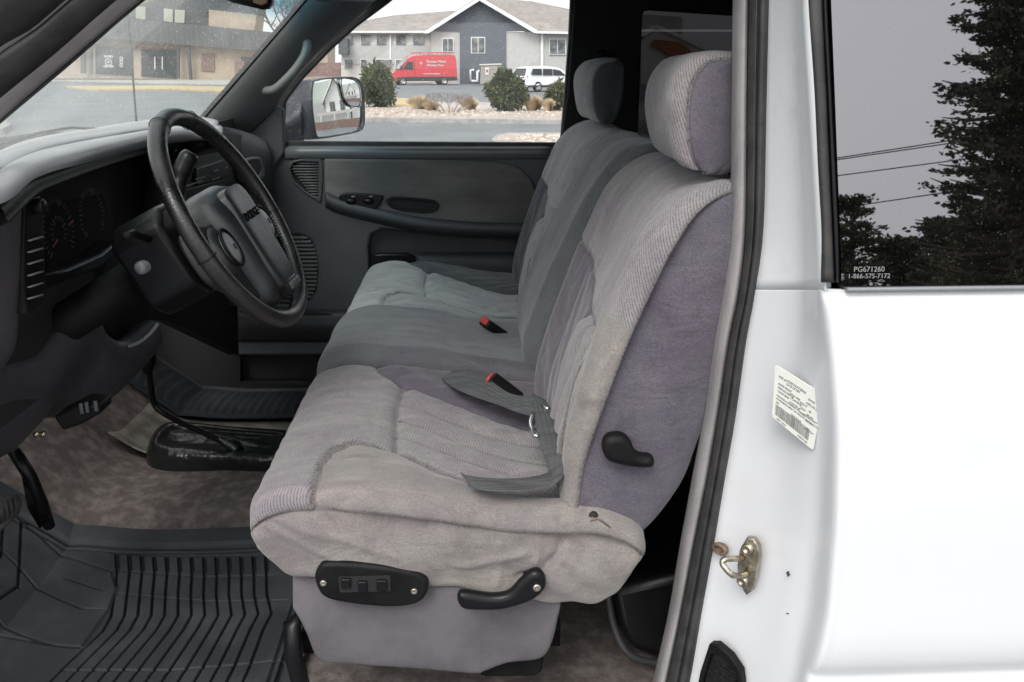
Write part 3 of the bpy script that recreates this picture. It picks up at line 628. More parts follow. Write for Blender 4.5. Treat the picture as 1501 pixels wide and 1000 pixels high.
# ------------------------------------------------------------------ door opening: trim strip and rubber seal
SR = [(-140, 1082, 1099, 1132), (0, 1078, 1097, 1127), (150, 1076, 1095, 1123), (333, 1073, 1093, 1118), (430, 1062, 1083, 1106), (500, 1045+4, 1069, 1093), (600, 1036, 1054, 1079), (700, 1018, 1037, 1062), (800, 1000, 1017, 1046), (900, 983, 998, 1028), (1000, 960, 977, 1011), (1100, 938, 955, 988), (1300, 900, 918, 950)]
rows = []; rows2 = []
for py, a, m_, c in SR:
    zt = PY(m_, py, .165).z; t = tumble(zt)*.6
    rows.append([PY(a-4, py, .215+t), PY(a, py, .196+t), PY(a+(m_-a)*.3, py, .183+t), PY(a+(m_-a)*.75, py, .176+t), PY(m_, py, .182+t)])
    w_ = c-m_
    rows2.append([PY(m_-1, py, .185+t), PY(m_+w_*.15, py, .168+t), PY(m_+w_*.42, py, .158+t), PY(m_+w_*.5, py, .163+t), PY(m_+w_*.62, py, .152+t), PY(m_+w_*.9, py, .151+t), PY(c+2, py, .164+t)])
grid('sill_trim', rows, M['sidetrim'], truck, sub=(6, 4), thick=-.004)
grid('door_seal', rows2, M['rubber'], truck, sub=(6, 4), thick=-.004)
# ------------------------------------------------------------------ striker, bolt, vent, sticker
JN = Vector((-.72, -.69, 0)).normalized()                        # normal of the jamb face
def JF(px, py, Y, roll=0):
    p = PY(px, py, Y); u = Vector((0, 0, 1)).cross(JN); m = frame(p, u, (0, 0, 1)); return m @ Matrix.Rotation(roll, 4, 'Z')
M4 = JF(1097, 830, .095)
def jl(pxs, M4, sub=1, off=0):
    inv = M4.inverted(); o = M4.translation+JN*off; q = [inv @ hit(a, b_, o, JN) for a, b_ in pxs]; q = [(p.x, p.y) for p in q]
    return [tuple(p) for p in cr(q, sub, True)] if sub > 1 else q
M4s = M4 @ Matrix.Translation((0, 0, .012))
st = flat('door_striker', [jl([(1094, 788), (1104, 790), (1111, 802), (1112, 815), (1108, 845), (1101, 868), (1094, 873), (1089, 866), (1083, 848), (1080, 832), (1084, 806)], M4s)], M4s, M['brass'], truck, depth=.010, bevel=.002)
b = MB(); o = M4s.translation; 
def jp(px, py, off): return hit(px, py, o+JN*off, JN)
b.tube(cr([jp(1088, 819, .0), jp(1078, 819, .016), jp(1063, 820, .030), jp(1059, 826, .034), jp(1066, 836, .034), jp(1074, 843, .030), jp(1084, 844, .014), jp(1096, 841, .0)], 4), .0042, 10); b.obj('striker_loop', M['brass'], st)
for px, py in ((1096, 805), (1089, 852)):
    b = MB(); m = frame(jp(px, py, 0), Vector((0, 0, 1)).cross(JN), (0, 0, 1)); b.lathe([(.0085, -.002), (.0085, .002), (.0065, .0045), (.004, .0045), (.0035, .002), (.0005, .002)], m, 20); b.obj('screw', M['brass'], st)
M4b = JF(1059, 802, .140); b = MB(); b.lathe([(.0085, .0), (.0105, .004), (.0112, .009), (.0085, .0115), (.0055, .0095), (.0045, .003), (.0005, .003)], M4b @ Matrix.Diagonal((1.15, .8, 1, 1)), 24); b.obj('bump_stop', M['rust'], truck)
M4v = JF(1062, 975, .118); M4v = M4v @ Matrix.Translation((0, 0, .024))
vl = [(1039, 945), (1050, 945), (1070, 962), (1085, 985), (1088, 1010), (1080, 1060), (1066, 1100), (1005, 1100), (1015, 1040), (1026, 985)]
vn = flat('jamb_vent', [jl(vl, M4v), [tuple(Vector(jl([(1056, 1015)], M4v)[0])+(Vector(p)-Vector(jl([(1056, 1015)], M4v)[0]))*.80) for p in jl(vl, M4v)]], M4v, M['black'], truck, depth=.010, bevel=.002)
b = MB(); inv = M4v
for k in range(12):
    py = 968+k*11.5
    for (xa, xb) in ((1040-k*1.9, 1055-k*1.2), (1060-k*1.0, 1079-k*.6)):
        if py < 975 and xb > 1070: continue
        A = hit(xa, py, M4v.translation, JN); C_ = hit(xb, py+8, M4v.translation, JN); D = Vector((0, 0, 1))
        b.extr([A, C_, C_-JN*.007-D*.006, A-JN*.007-D*.006], (0, 0, .0018))
b.obj('slats', M['black'], vn)
flat('vent_back', [jl(vl, M4v)], M4v @ Matrix.Translation((0, 0, -.0105)), M['dark'], vn, depth=.002)
# certification sticker on the pillar
o = PY(1168, 598, .056); A = [(1136, 534), (1207, 578), (1192, 661), (1131, 611)]
SN = Vector((-.72, -.69, .0)).normalized()
M4l = frame(o+SN*.012, Vector((0, 0, 1)).cross(SN), (0, 0, 1)); inv = M4l.inverted()
def sl_(px, py): q = inv @ hit(px, py, M4l.translation, SN); return Vector((q.x, q.y))
P00, P10, P11, P01 = [sl_(*q) for q in A]      # tl, tr, br, bl
def uv(u, v): return (P00*(1-u)*(1-v)+P10*u*(1-v)+P11*u*v+P01*(1-u)*v)
def rc(n=5, r=.06):
    pts = []
    for cx, cy, a0 in ((1-r, r, -90), (1-r, 1-r, 0), (r, 1-r, 90), (r, r, 180)):
        for k in range(n+1): a = R(a0+90*k/n); pts.append(tuple(uv(cx+r*math.cos(a), cy+r*math.sin(a))))
    return pts
lab = flat('certification_sticker', [rc()], M4l, M['label'], truck, depth=.0012, bevel=.0004)
def sline(s, u, v, size, u1=None):
    a = uv(u, v); d = (uv(min(1, u+.1), v)-uv(u, v)).normalized(); m = M4l @ Matrix.Translation((a.x, a.y, .0003)) @ Matrix.Rotation(math.atan2(d.y, d.x), 4, 'Z')
    return text('lettering', s, size, m, M['labelink'], lab, depth=.0002, align='LEFT', sx=.8)
for s, u, v, z in (('MFD BY', .10, .17, .0042), ('CORPORATION', .27, .155, .0042), ('DATE OF MFR', .27, .215, .0038), ('11-96', .56, .16, .0042), ('GVWR', .73, .23, .004), ('03992 KG (8800 LB)', .70, .31, .0038),
                   ('GAWR FRONT', .10, .30, .0036), ('WITH TIRES', .36, .34, .0034), ('RIMS AT', .58, .37, .0036), ('PSI', .78, .42, .0036), ('02359 KG (5200 LB)', .10, .37, .0034), ('LT245/75R16E', .38, .41, .0034), ('16X6.5', .60, .45, .0034), ('380 KPA', .74, .50, .0036),
                   ('GAWR REAR', .10, .44, .0036), ('LT245/75R16E', .36, .49, .0034), ('16X6.5', .60, .54, .0034), ('550 KPA', .74, .60, .0036), ('THIS VEHICLE CONFORMS TO ALL APPLICABLE SAFETY', .08, .53, .0030), ('STANDARDS IN EFFECT ON THE DATE OF MANUFACTURE', .08, .59, .0030), ('VIN', .08, .66, .0034), ('TYPE TRUCK', .42, .69, .0034), ('PAINT PW7', .74, .74, .0032), ('MDH 112013', .12, .955, .0032), ('MADE IN USA', .62, .95, .0030)):
    sline(s, u, v, z)
b = MB(); u = .08; rr = random.Random(3)
while u < .86:
    wd = rr.choice((.006, .006, .011, .016)); q = [uv(u, .70), uv(u+wd, .70), uv(u+wd, .90), uv(u, .90)]
    b.extr([M4l @ Vector((p.x, p.y, .0003)) for p in q], -SN*-.0002); u += wd+rr.choice((.006, .008, .012))
b.obj('barcode', M['labelink'], lab, smooth=False)
# paint chips
for (px, py, l, an) in ((1158, 843, .006, 120), (1155, 897, .004, 20)):
    m = JF(px, py, .045); a = R(an); q = [m @ Vector((0, 0, .006)), m @ Vector((l*math.cos(a), l*math.sin(a), .006)), m @ Vector((l*math.cos(a)+.001, l*math.sin(a)+.0012, .006)), m @ Vector((.001, .0015, .006))]
    b = MB(); b.extr(q, -JN*.004); b.obj('paint_chip', M['darkmark'], truck)
# ------------------------------------------------------------------ near front pillar and its seals (top left corner)
def band(name, A, B_, Ya, Yb, mat, dep, par, seg=5, arch=.01):
    """strip between two pixel polylines with depths; arch bulges towards the camera"""
    rows = []
    for (a, c) in zip(A, B_):
        p, q = PY(a[0], a[1], Ya), PY(c[0], c[1], Yb); rows.append([tuple(p+(q-p)*t+Vector((0, -arch*math.sin(math.pi*t), 0))) for t in [i/seg for i in range(seg+1)]])
    return grid(name, rows, M[mat], par, sub=(3, 1), thick=dep)
ap = empty('front_pillar', (-.5, .2, 1.7)); attach(ap, truck); ap.location = Vector((-.5, .2, 1.7))-truck.location
band('pillar_trim', [(-160, 305), (-20, 183), (95, 84), (197, -2), (360, -130)], [(-160, 270), (-20, 150), (78, 70), (160, -2), (330, -140)], .22, .18, 'sidetrim2' if 'sidetrim2' in M else 'sidetrim', .006, ap)
band('pillar_edge', [(-160, 313), (-20, 189), (97, 90), (203, -2), (366, -128)], [(-160, 305), (-20, 183), (95, 84), (197, -2), (360, -130)], .25, .22, 'black', .006, ap, arch=0)
band('door_seal', [(-160, 272), (-20, 152), (78, 72), (162, -2), (332, -140)], [(-160, 215), (-20, 98), (60, 42), (112, -2), (280, -140)], .178, .165, 'rubber', .006, ap, arch=.016)
band('pillar_paint', [(-160, 215), (-20, 98), (60, 42), (112, -2), (280, -140)], [(-160, 190), (-20, 74), (40, 38), (88, -2), (250, -140)], .165, .15, 'greypaint' if 'greypaint' in M else 'sidetrim', .004, ap, arch=.0)
band('door_seal', [(-160, 190), (-20, 74), (40, 38), (88, -2), (250, -140)], [(-200, 130), (-60, 30), (-20, 0), (0, -20), (60, -140)], .14, .10, 'rubber', .006, ap, arch=.012)
# ------------------------------------------------------------------ floor, tunnel, far wall, back of cab
fl = []
for x in (-1.25, -1.05, -.9, -.6, -.3, 0, .3, .7, 1.2, 1.9):
    up = max(0, (-x-.92))*.9; hump = .075 if x < .3 else .04
    fl.append([(x, y, .68+up+h*(hump/.075)) for y, h in ((.14, .0), (.22, 0), (.5, 0), (.72, .0), (.84, .012), (.92, .055), (1.0, .075), (1.15, .075), (1.24, .055), (1.32, .012), (1.45, 0), (1.7, 0), (1.88, 0))])
fo = grid('floor_carpet', fl, M['carpet'], truck, sub=(6, 4))
b = MB(); b.box((-1.4, .03, .55), (1.9, 1.95, .655)); b.box((-1.35, .1, .6), (-1.27, 1.9, 1.55)); b.obj('underbody', M['dark'], truck)
b = MB(); b.extr([(-.75, .13, .62), (.40, .13, .62), (.40, .13, .71), (-.75, .13, .71)], (0, .06, 0)); b.obj('door_sill', M['sidetrim'], truck, bevel=.008)
b = MB(); b.box((1.50, .2, .7), (1.88, 1.8, 1.5)); b.obj('rear_bench', M['trimdark'], truck, bevel=.05)
b = MB(); b.extr([PY(893, 860, .45), PY(905, 920, .42), PY(925, 955, .40), PY(960, 968, .40), PY(1060, 960, .40), PY(1080, 820, .45)], (0, .5, 0)); b.obj('rear_jack_cover', M['gloss'], truck, bevel=.02, seg=4)
b = MB(); b.tube(cr([PY(890, 860, .44), PY(899, 915, .41), PY(921, 958, .385), PY(960, 972, .385), PY(1000, 972, .385)], 5), .007, 8); b.obj('edge_strip', M['trimdark'], truck)
# far side wall behind the far door with fixed tinted window
YW = 1.82
outer = lp([(846, -90), (1500, -90), (1500, 700), (822, 700), (822, 215), (838, 100)], YW)
ow_ = lp([(822, 214), (832, 140), (838, 60), (843, -20), (843, -95), (1700, -95), (1700, 700), (822, 700)], YW)
hole = lp([(942, 22), (945, 16), (955, 14), (1110, 24), (1112, 215), (935, 205)], YW)
flat('far_side_wall', [ow_, hole], YF(YW), M['dark2'] if 'dark2' in M else M['dark'], truck, depth=.06, bevel=.006)
q = lp([(936, 5), (1130, 15), (1130, 225), (928, 215)], YW); fw = flat('side_window', [q], YF(YW+.045), M['privin'], truck, depth=.004)
tag(fw, 'dark tinted far side window behind the far headrest')
b = MB(); b.extr([PY(872, 78, 1.80), PY(884, 72, 1.80), (PY(890, 96, 1.80)), PY(876, 98, 1.80)], (0, -.03, 0)); b.obj('belt_guide', M['black'], truck, bevel=.005)
# ------------------------------------------------------------------ far door
YD = 1.84
door = empty('passenger_door', (-.15, 1.88, 1.2)); attach(door, truck); door.location = Vector((-.15, 1.88, 1.2))-truck.location
win = [(415, 212), (413, 150), (420, 138), (440, 112), (480, 70), (520, 34), (566, 0), (600, -28), (640, -45), (842, -45), (841, 0), (838, 60), (832, 140), (822, 214)]
def grow(l, d):
    c = Vector((sum(p[0] for p in l)/len(l), sum(p[1] for p in l)/len(l))); o = []
    n = len(l)
    for i, p in enumerate(l):
        a = Vector(l[(i-1) % n]); c_ = Vector(l[(i+1) % n]); t = (c_-a).normalized(); nn = Vector((t.y, -t.x))
        if nn.dot(Vector(p)-c) < 0: nn = -nn
        q = Vector(p)+nn*d; o.append((q.x, q.y))
    return o
W0 = lp(win, YD)
flat('window_seal', [grow(W0, .010), grow(W0, -.010)], YF(YD-.004), M['rubber'], door, depth=.03, bevel=.004)
flat('pane', [grow(W0, .008)], YF(YD+.02), M['glass'], door, depth=.003)
frm = lp([(395, 225), (393, 150), (400, 138), (425, 100), (470, 50), (500, 20), (540, -20), (590, -70), (880, -70), (852, 0), (849, 60), (843, 140), (833, 225)], YD)
flat('window_frame', [frm, grow(W0, .006)], YF(YD-.002), M['trimdark'], door, depth=.05, bevel=.008)
pock = [(542, 400), (541, 360), (545, 343), (560, 336), (620, 341), (700, 346), (800, 348), (860, 348), (860, 420), (790, 425), (700, 420), (600, 415)]
low = [(336, 224), (350, 196), (375, 175), (404, 152), (412, 214), (430, 219), (700, 221), (880, 223), (880, 520), (700, 520), (440, 520), (345, 520), (345, 430), (336, 300)]
lowL = lp(low, YD); pockL = lp(pock, YD)
speak = lp([(398, 344), (440, 344), (455, 350), (464, 375), (466, 400), (463, 425), (452, 440), (436, 444), (398, 444)], YD)
VO = [(424, 244), (428, 236), (440, 233), (472, 233), (472, 292), (462, 291), (445, 280), (430, 264)]
vent = lp([(427, 247), (431, 239), (442, 236), (468, 237), (468, 287), (460, 286), (445, 276), (432, 262)], YD)
flat('door_panel', [lowL, pockL, speak, vent], YF(YD-.012), M['trim'], door, depth=.030, bevel=.010)
flat('door_shell', [lp([(336, 224), (412, 214), (880, 223), (880, 560), (340, 560)], YD+.04)], YF(YD+.05), M['dark'], door, depth=.03)
M['paintout'] = M['paint']
flat('outer_skin', [[(-.78, .62), (.34, .62), (.34, 1.49), (-.78, 1.49)]], YF(YD+.12), M['paint'], door, depth=.02, bevel=.008)
# sill cap, its sky sheen painted in as a paler vinyl
M['sill'] = pm('sill_vinyl', (.13, .14, .15), .32, bump=.2, bs=380)
b = []
for px in (418, 520, 620, 720, 812):
    b.append([PY(px, 214.5, YD+.004), PY(px, 217.5, YD-.014), PY(px, 221, YD-.022), PY(px, 226, YD-.022), PY(px, 232, YD-.014)])
grid('sill_cap', b, M['sill'], door, sub=(4, 4), thick=-.004)
# vent louvre
vt = flat('vent_bezel', [lp(VO, YD, 4), grow(lp([(427, 247), (431, 239), (442, 236), (468, 237), (468, 287), (460, 286), (445, 276), (432, 262)], YD), 0)], YF(YD-.018), M['trim'], door, depth=.012, bevel=.003)
b = MB()
for k in range(12):
    py = 239.5+k*4.1; x0 = 429+max(0, (py-250))*.72 if py > 250 else 428+max(0, 244-py)*1.6
    if x0 > 462: continue
    p, q = PY(x0, py, YD-.012), PY(469, py, YD-.012); b.extr([p, q, q+Vector((0, .010, .006)), p+Vector((0, .010, .006))], (0, 0, -.0028))
b.obj('slats', M['pillar'], vt); flat('vent_back', [grow(vent, .004)], YF(YD+.004), M['dark'], vt, depth=.002)
sg = empty('speaker_grille', PY(430, 394, YD)); attach(sg, door); sg.location = PY(430, 394, YD)-Vector((-.15, 1.88, 1.2))
b = MB()
for k in range(17):
    py = 348+k*5.8; dx = abs(k-8)/8; x1 = 465-14*dx**3
    p, q = PY(398, py, YD-.014), PY(x1, py, YD-.014); b.extr([p, q, q+Vector((0, .012, .004)), p+Vector((0, .012, .004))], (0, 0, -.0052))
b.obj('slats', M['pillar'], sg, bevel=.0012); flat('grille_back', [grow(speak, .004)], YF(YD+.004), M['dark'], sg, depth=.002)
# cloth insert with soft edge, as a padded sheet
ins = [(476, 233), (560, 233.5), (680, 235), (735, 238), (762, 246), (778, 262), (790, 290), (800, 334), (740, 333), (660, 329), (600, 322), (540, 309), (500, 296), (476, 285)]
I0 = lp(ins, YD-.02)
flat('cloth_insert', [I0], YF(YD-.024), M['insert'], door, depth=.016, bevel=.006)
ar = []
for px in (478, 500, 560, 620, 700, 800, 860):
    yb = 296+(px-500)*.36*(1 if px < 600 else 0)+(36 if px >= 600 else 0)*min(1, (px-560)/80) if False else {478: 288, 500: 298, 560: 313, 620: 325, 700: 332, 800: 334, 860: 335}[px]
    ar.append([PY(px, yb-5, YD-.020), PY(px, yb-2, YD-.030), PY(px, yb+3, YD-.034), PY(px, yb+8, YD-.030), PY(px, yb+14, YD-.010)])
grid('armrest', [r for r in ar], M['trim'], door, sub=(6, 5), thick=-.006)
sw = flat('window_switch', [lp([(497, 289), (505, 283), (525, 283), (556, 286), (562, 289), (552, 305), (543, 309), (520, 306), (502, 299)], YD-.03, 4)], YF(YD-.034), M['gloss'], door, depth=.012, bevel=.004)
for px in (514, 540):
    b = MB(); p = PY(px, 295, YD-.036); b.lathe([(.016, -.004), (.015, .003), (.009, .007), (.0005, .0075)], YF(0) @ Matrix.Translation((p.x, p.z, -p.y)) @ Matrix.Diagonal((1.1, .6, 1, 1)), 20); b.obj('switch_knob', M['gloss'], sw)
    b = MB(); p = PY(px+4, 288, YD-.036); b.box((p.x-.006, p.y-.006, p.z-.002), (p.x+.006, p.y, p.z+.002)); b.obj('toggle', M['greybutton'], sw, bevel=.001)
hd = flat('door_handle', [lp([(566, 294), (572, 289), (590, 289), (632, 293), (642, 298), (643, 305), (636, 311), (620, 312), (585, 308), (570, 302)], YD-.03, 4), lp([(572, 296), (577, 292.5), (592, 292.5), (630, 296), (637, 300), (637, 304), (632, 307), (618, 308), (587, 304.5), (575, 301)], YD-.03, 3)], YF(YD-.032), M['gloss'], door, depth=.012, bevel=.002)
flat('handle_cup', [lp([(570, 295), (576, 291), (592, 291), (631, 295), (639, 300), (638, 306), (632, 309), (618, 310), (586, 306), (573, 302)], YD-.03, 3)], YF(YD-.027), M['dark'], hd, depth=.004)
# map pocket in the hollow under the armrest
flat('pocket_back', [grow(pockL, .01)], YF(YD+.035), M['trimdark'], door, depth=.004)
b = MB(); b.extr([PY(548, 372, YD+.01), PY(560, 370, YD+.01), PY(596, 370, YD+.01), PY(608, 374, YD+.01), PY(615, 387, YD+.01), PY(612, 393, YD+.01), PY(560, 400, YD+.01), PY(548, 398, YD+.01)], (0, -.018, 0)); b.obj('pull_cup', M['gloss'], door, bevel=.006)
b = []
for px in (610, 660, 720, 800, 860): b.append([PY(px, 372, YD+.02), PY(px, 378, YD-.008), PY(px, 400, YD-.018), PY(px, 425, YD-.018)])
grid('map_pocket', b, M['trimdark'], door, sub=(4, 4), thick=-.004)
b = []
for px in (345, 400, 470, 540, 620): b.append([PY(px, 458, YD-.02), PY(px, 460, YD-.055), PY(px, 470, YD-.062), PY(px, 482, YD-.058), PY(px, 500, YD-.02)])
grid('lower_ledge', b, M['trimdark'], door, sub=(4, 4), thick=-.004)
flat('ledge_cup', [lp([(440, 464), (450, 459), (480, 459), (489, 464), (486, 474), (470, 477), (450, 476)], YD-.06, 4)], YF(YD-.0635), M['dark'], door, depth=.004)
b = MB(); b.extr([PY(806, 226, YD-.02), PY(815, 226, YD-.02), PY(815, 247, YD-.02), PY(804, 247, YD-.02)], (0, -.012, 0)); b.obj('lock_knob', M['black'], door, bevel=.003)
# ------------------------------------------------------------------ far front pillar with grab handle
fp = empty('front_pillar', (-.6, 1.74, 1.7)); attach(fp, truck); fp.location = Vector((-.6, 1.74, 1.7))-truck.location
A = [(284, 196), (300, 172), (340, 126), (390, 68), (450, -2), (500, -60), (540, -110)]; B_ = [(338, 222), (396, 168), (420, 132), (455, 88), (520, 30), (560, -8), (640, -90)]
rows = []
for a, c in zip(A, B_):
    p, q = PY(a[0], a[1], 1.70), PY(c[0], c[1], 1.80); d = q-p
    rows.append([tuple(p+d*t+Vector((0, -.03*math.sin(math.pi*t)**.8, 0))) for t in (0, .15, .4, .65, .85, 1)])
grid('pillar_trim', rows, M['pillar'], fp, sub=(4, 3), thick=.01)
A2 = [(x-5, y-4) for x, y in A]
rows = [[PY(a[0], a[1], 1.705), PY(c[0], c[1], 1.695)] for a, c in zip(A2, A)]
grid('glass_edge', rows, M['black'], fp, sub=(4, 1), thick=.004)
gh = MB(); pts = cr([PY(384, 131, 1.76), PY(392, 133, 1.735), PY(404, 130, 1.715), PY(420, 116, 1.705), (PY(436, 98, 1.705)), PY(446, 82, 1.71), PY(450, 68, 1.725), PY(450, 60, 1.765)], 5)
gh.tube(pts, [.014]*4+[.0125]*(len(pts)-8)+[.014]*4, 12); gh.obj('grab_handle', M['handle'], fp)
# mirror-patch corner of the dash side
b = MB(); b.extr([PY(340, 215, 1.81), PY(400, 150, 1.81), PY(416, 160, 1.81), PY(418, 224, 1.81), PY(400, 250, 1.81), PY(340, 300, 1.81)], (0, .02, 0)); b.obj('corner_cover', M['trim'], truck, bevel=.008)
# header above the windshield and sun visor
b = MB(); b.extr([PY(450, -4, 1.6), PY(470, 3, 1.66), PY(545, 3, 1.74), PY(575, -8, 1.78), PY(600, -60, 1.78), PY(480, -60, 1.6)], (0, -.8, 0)); b.obj('roof_header', M['trimdark'], truck, bevel=.01)
# ------------------------------------------------------------------ windshield, wiper, antenna, rear-view mirror
L_ = [PY(-160, 309, .235), PY(-20, 186, .235), PY(96, 87, .235), PY(200, -2, .235), PY(363, -130, .235)]
R_ = [PY(270, 206, 1.70), PY(300, 172, 1.70), PY(375, 86, 1.70), PY(450, -2, 1.70), PY(540, -110, 1.70)]
rows = []
for i, (p, q) in enumerate(zip(L_, R_)):
    d = q-p; rows.append([tuple(p+d*t+Vector((-.13*math.sin(math.pi*t), 0, -.02*math.sin(math.pi*t)))) for t in [k/10 for k in range(11)]])
grid('windshield', rows, M['wind'], truck, sub=(5, 2))
wp = empty('wiper', PY(100, 192, 1.4)); attach(wp, truck); wp.location = PY(100, 192, 1.4)-truck.location
def wpt(px, py, Y=.95): return PY(px, py, Y)+Vector((0, 0, .0))
b = MB(); b.tube([PY(-60, 226, 1.25), PY(0, 212, 1.25), PY(60, 194, 1.25), PY(105, 187, 1.25), PY(132, 189, 1.25), PY(155, 190, 1.25)], .0032, 6); b.tube([PY(128, 187, 1.25), PY(133, 194, 1.25), PY(138, 188, 1.25)], .005, 6); b.obj('wiper_arm', M['rubber'], wp)
b = MB(); b.tube([PY(-60, 232, 1.25), PY(0, 217, 1.25), PY(40, 206, 1.25), PY(80, 199, 1.25)], .0035, 6); b.obj('wiper_blade', M['rubber'], wp)
an = MB(); p, q = PY(201.5, 200, 1.75), PY(184, -30, 1.75); an.tube([p+(p-q)*.8, p, q, q+(q-p)*.5], [.0034, .0034, .0028, .0022], 8); an.obj('antenna', M['rubber'], truck)
rv = empty('rear_view_mirror', PY(360, 0, 1.0)); attach(rv, truck); rv.location = PY(360, 0, 1.0)-truck.location
cx = [(320, -4), (340, 4), (362, 9), (382, 13.5), (392, 12), (397, 4), (397, -30), (330, -30)]
flat('mirror_housing', [lp(cx, .93, 1)], YF(.93), M['gloss'], rv, depth=.04, bevel=.012)
M['amber'] = pm('amber_reflection_paint', (.28, .12, .05), .4)
flat('amber_reflection', [lp([(372, -6), (392, -3), (391, 5), (383, 8), (371, 4)], .918)], YF(.917), M['amber'], rv, depth=.006, bevel=.002)  # amber reflection on the housing, painted as a small raised patch
b = MB(); b.tube([PY(350, -20, .96), PY(345, -60, 1.0)], .012, 10); b.obj('mirror_stem', M['black'], rv)
# ------------------------------------------------------------------ far door mirror
mo = empty('side_mirror', PY(490, 160, 2.1)); attach(mo, truck); mo.location = PY(490, 160, 2.1)-truck.location
mn = Vector((.835, -.55, .070)).normalized(); mc = PY(492, 157, 2.12)
mu = Vector((0, 0, 1)).cross(mn).normalized(); MM = frame(mc, mu, mn.cross(mu))
def ml(pxs, off=0, sub=1):
    inv = MM.inverted(); q = [inv @ hit(a, b_, mc+mn*off, mn) for a, b_ in pxs]; q = [(p.x, p.y) for p in q]
    return [tuple(p) for p in cr(q, sub, True)] if sub > 1 else q
GL = ml([(457, 124), (464, 119), (480, 116), (499, 115), (515, 115), (524, 119), (529, 129), (531, 155), (531, 176), (529, 186), (522, 192), (491, 198), (468, 201), (462, 197), (459, 180), (456, 155)], 0, 3)
GC = Vector((sum(p[0] for p in GL)/len(GL), sum(p[1] for p in GL)/len(GL)))
def convex(name, loop, rad, par, off, c=None):
    """convex mirror patch: rings from the centre, bent to a sphere of radius rad"""
    c = c or Vector((sum(p[0] for p in loop)/len(loop), sum(p[1] for p in loop)/len(loop))); n = len(loop); vs = [(c.x, c.y, off)]; K = 10
    for k in range(1, K+1):
        for p in loop:
            q = c+(Vector(p)-c)*(k/K); r = (q-c).length; vs.append((q.x, q.y, off-r*r/(2*rad)))
    fs = [(0, 1+i, 1+(i+1) % n) for i in range(n)]
    for k in range(K-1):
        for i in range(n): a = 1+k*n; fs.append((a+i, a+n+i, a+n+(i+1) % n, a+(i+1) % n))
    vs = [MM @ Vector(v) for v in vs]
    return mesh_obj(name, vs, fs, M['mirror'], par)
convex('mirror_glass', GL, 1.5, mo, .004, GC)
SP = ml([(499, 116), (515, 116.5), (522, 120), (527, 129), (528.5, 155), (512, 155), (505, 148), (501, 138)], .006, 3)
sq = convex('blind_spot_mirror', SP, .45, mo, .0115)
bz = MB()
def ring3(loop, s, off): return [MM @ Vector((GC.x+(p[0]-GC.x)*s, GC.y+(p[1]-GC.y)*s, off)) for p in loop]
n = len(GL); vs = []; fs = []
prof = [(.99, -.004), (1.0, .008), (1.035, .009), (1.06, .0), (1.08, -.03), (1.06, -.075), (.95, -.12), (.7, -.145), (.3, -.155), (.02, -.156)]
for s_, o_ in prof: vs += ring3(GL, s_, o_)
for i in range(len(prof)-1):
    for j in range(n): fs.append((i*n+j, i*n+(j+1) % n, (i+1)*n+(j+1) % n, (i+1)*n+j))
M['mhouse'] = pm('mirror_housing', (.020, .026, .033), .42, bump=.3, bs=260)
mesh_obj('housing', vs, fs, M['mhouse'], mo)
b = MB(); b.tube([MM @ Vector(v) for v in ((SPv[0], SPv[1], .012) for SPv in SP)], .0016, 6, closed=True); b.obj('mirror_divider', M['rubber'], mo)
rows = []
for (a, c) in (((414, 160), (414, 208)), ((422, 158), (424, 209)), ((432, 148), (436, 208)), ((444, 142), (446, 206))):
    p, q = PY(a[0], a[1], 2.05), PY(c[0], c[1], 2.05); rows.append([tuple(p+(q-p)*t+Vector((0, -.035*math.sin(math.pi*t)-.0, 0))) for t in (0, .15, .35, .6, .85, 1)])
o = grid('mirror_arm', rows, M['mhouse'], mo, sub=(3, 3), thick=.05)
for v in o.data.vertices: pass
# ------------------------------------------------------------------ dashboard
dash = empty('dashboard', (-.7, 1.0, 1.5)); attach(dash, truck); dash.location = Vector((-.7, 1.0, 1.5))-truck.location
far = [(-60, 262), (0, 236), (30, 222), (62, 212), (110, 202), (150, 196), (190, 189), (228, 184), (285, 178), (318, 183)]
mid = [(-60, 285), (0, 262), (25, 245), (60, 231), (110, 219), (150, 211), (190, 204), (228, 197), (285, 190), (324, 192)]
near = [(-60, 330), (-8, 300), (36, 264), (62, 252), (110, 236), (150, 224), (190, 213), (228, 205), (285, 199), (332, 202)]
zf = [1.590]*10
rows = []
for f_, m2_, n_ in zip(far, mid, near):
    rows.append([PZ(f_[0]-4, f_[1]-3, 1.575), PZ(*f_, 1.600), PZ(f_[0]*.5+m2_[0]*.5, f_[1]*.5+m2_[1]*.5, 1.612), PZ(*m2_, 1.606), PZ(m2_[0]*.5+n_[0]*.5, m2_[1]*.5+n_[1]*.5, 1.615), PZ(*n_, 1.607)])
grid('dash_top', rows, M['dashpad'], dash, sub=(5, 4), thick=-.012)
# brow: rolled lip over the cluster, following the near edge
lip = []
for n_ in near[1:]:
    p = PZ(*n_, 1.607); lip.append([p+Vector((-.002, 0, .0005)), p+Vector((.007, 0, -.005)), p+Vector((.009, 0, -.015)), p+Vector((.002, 0, -.024)), p+Vector((-.10, 0, -.045))])
grid('cluster_brow', lip, M['black'], dash, sub=(5, 3))
XD = -.60
M['gmark'] = pm('gauge_marking', (.05, .05, .05), .6); M['needle_red'] = pm('needle_red', (.20, .03, .02), .5)
def fx(pxs, X): return [PX(a, c, X) for a, c in pxs]
def XF(X): return frame((X, 0, 0), (0, 1, 0), (0, 0, 1))       # local (y,z), +z towards +X
def lx(pxs, X, sub=1):
    q = [PX(a, c, X) for a, c in pxs]; q = [(p.y, p.z) for p in q]; return [tuple(p) for p in cr(q, sub, True)] if sub > 1 else q
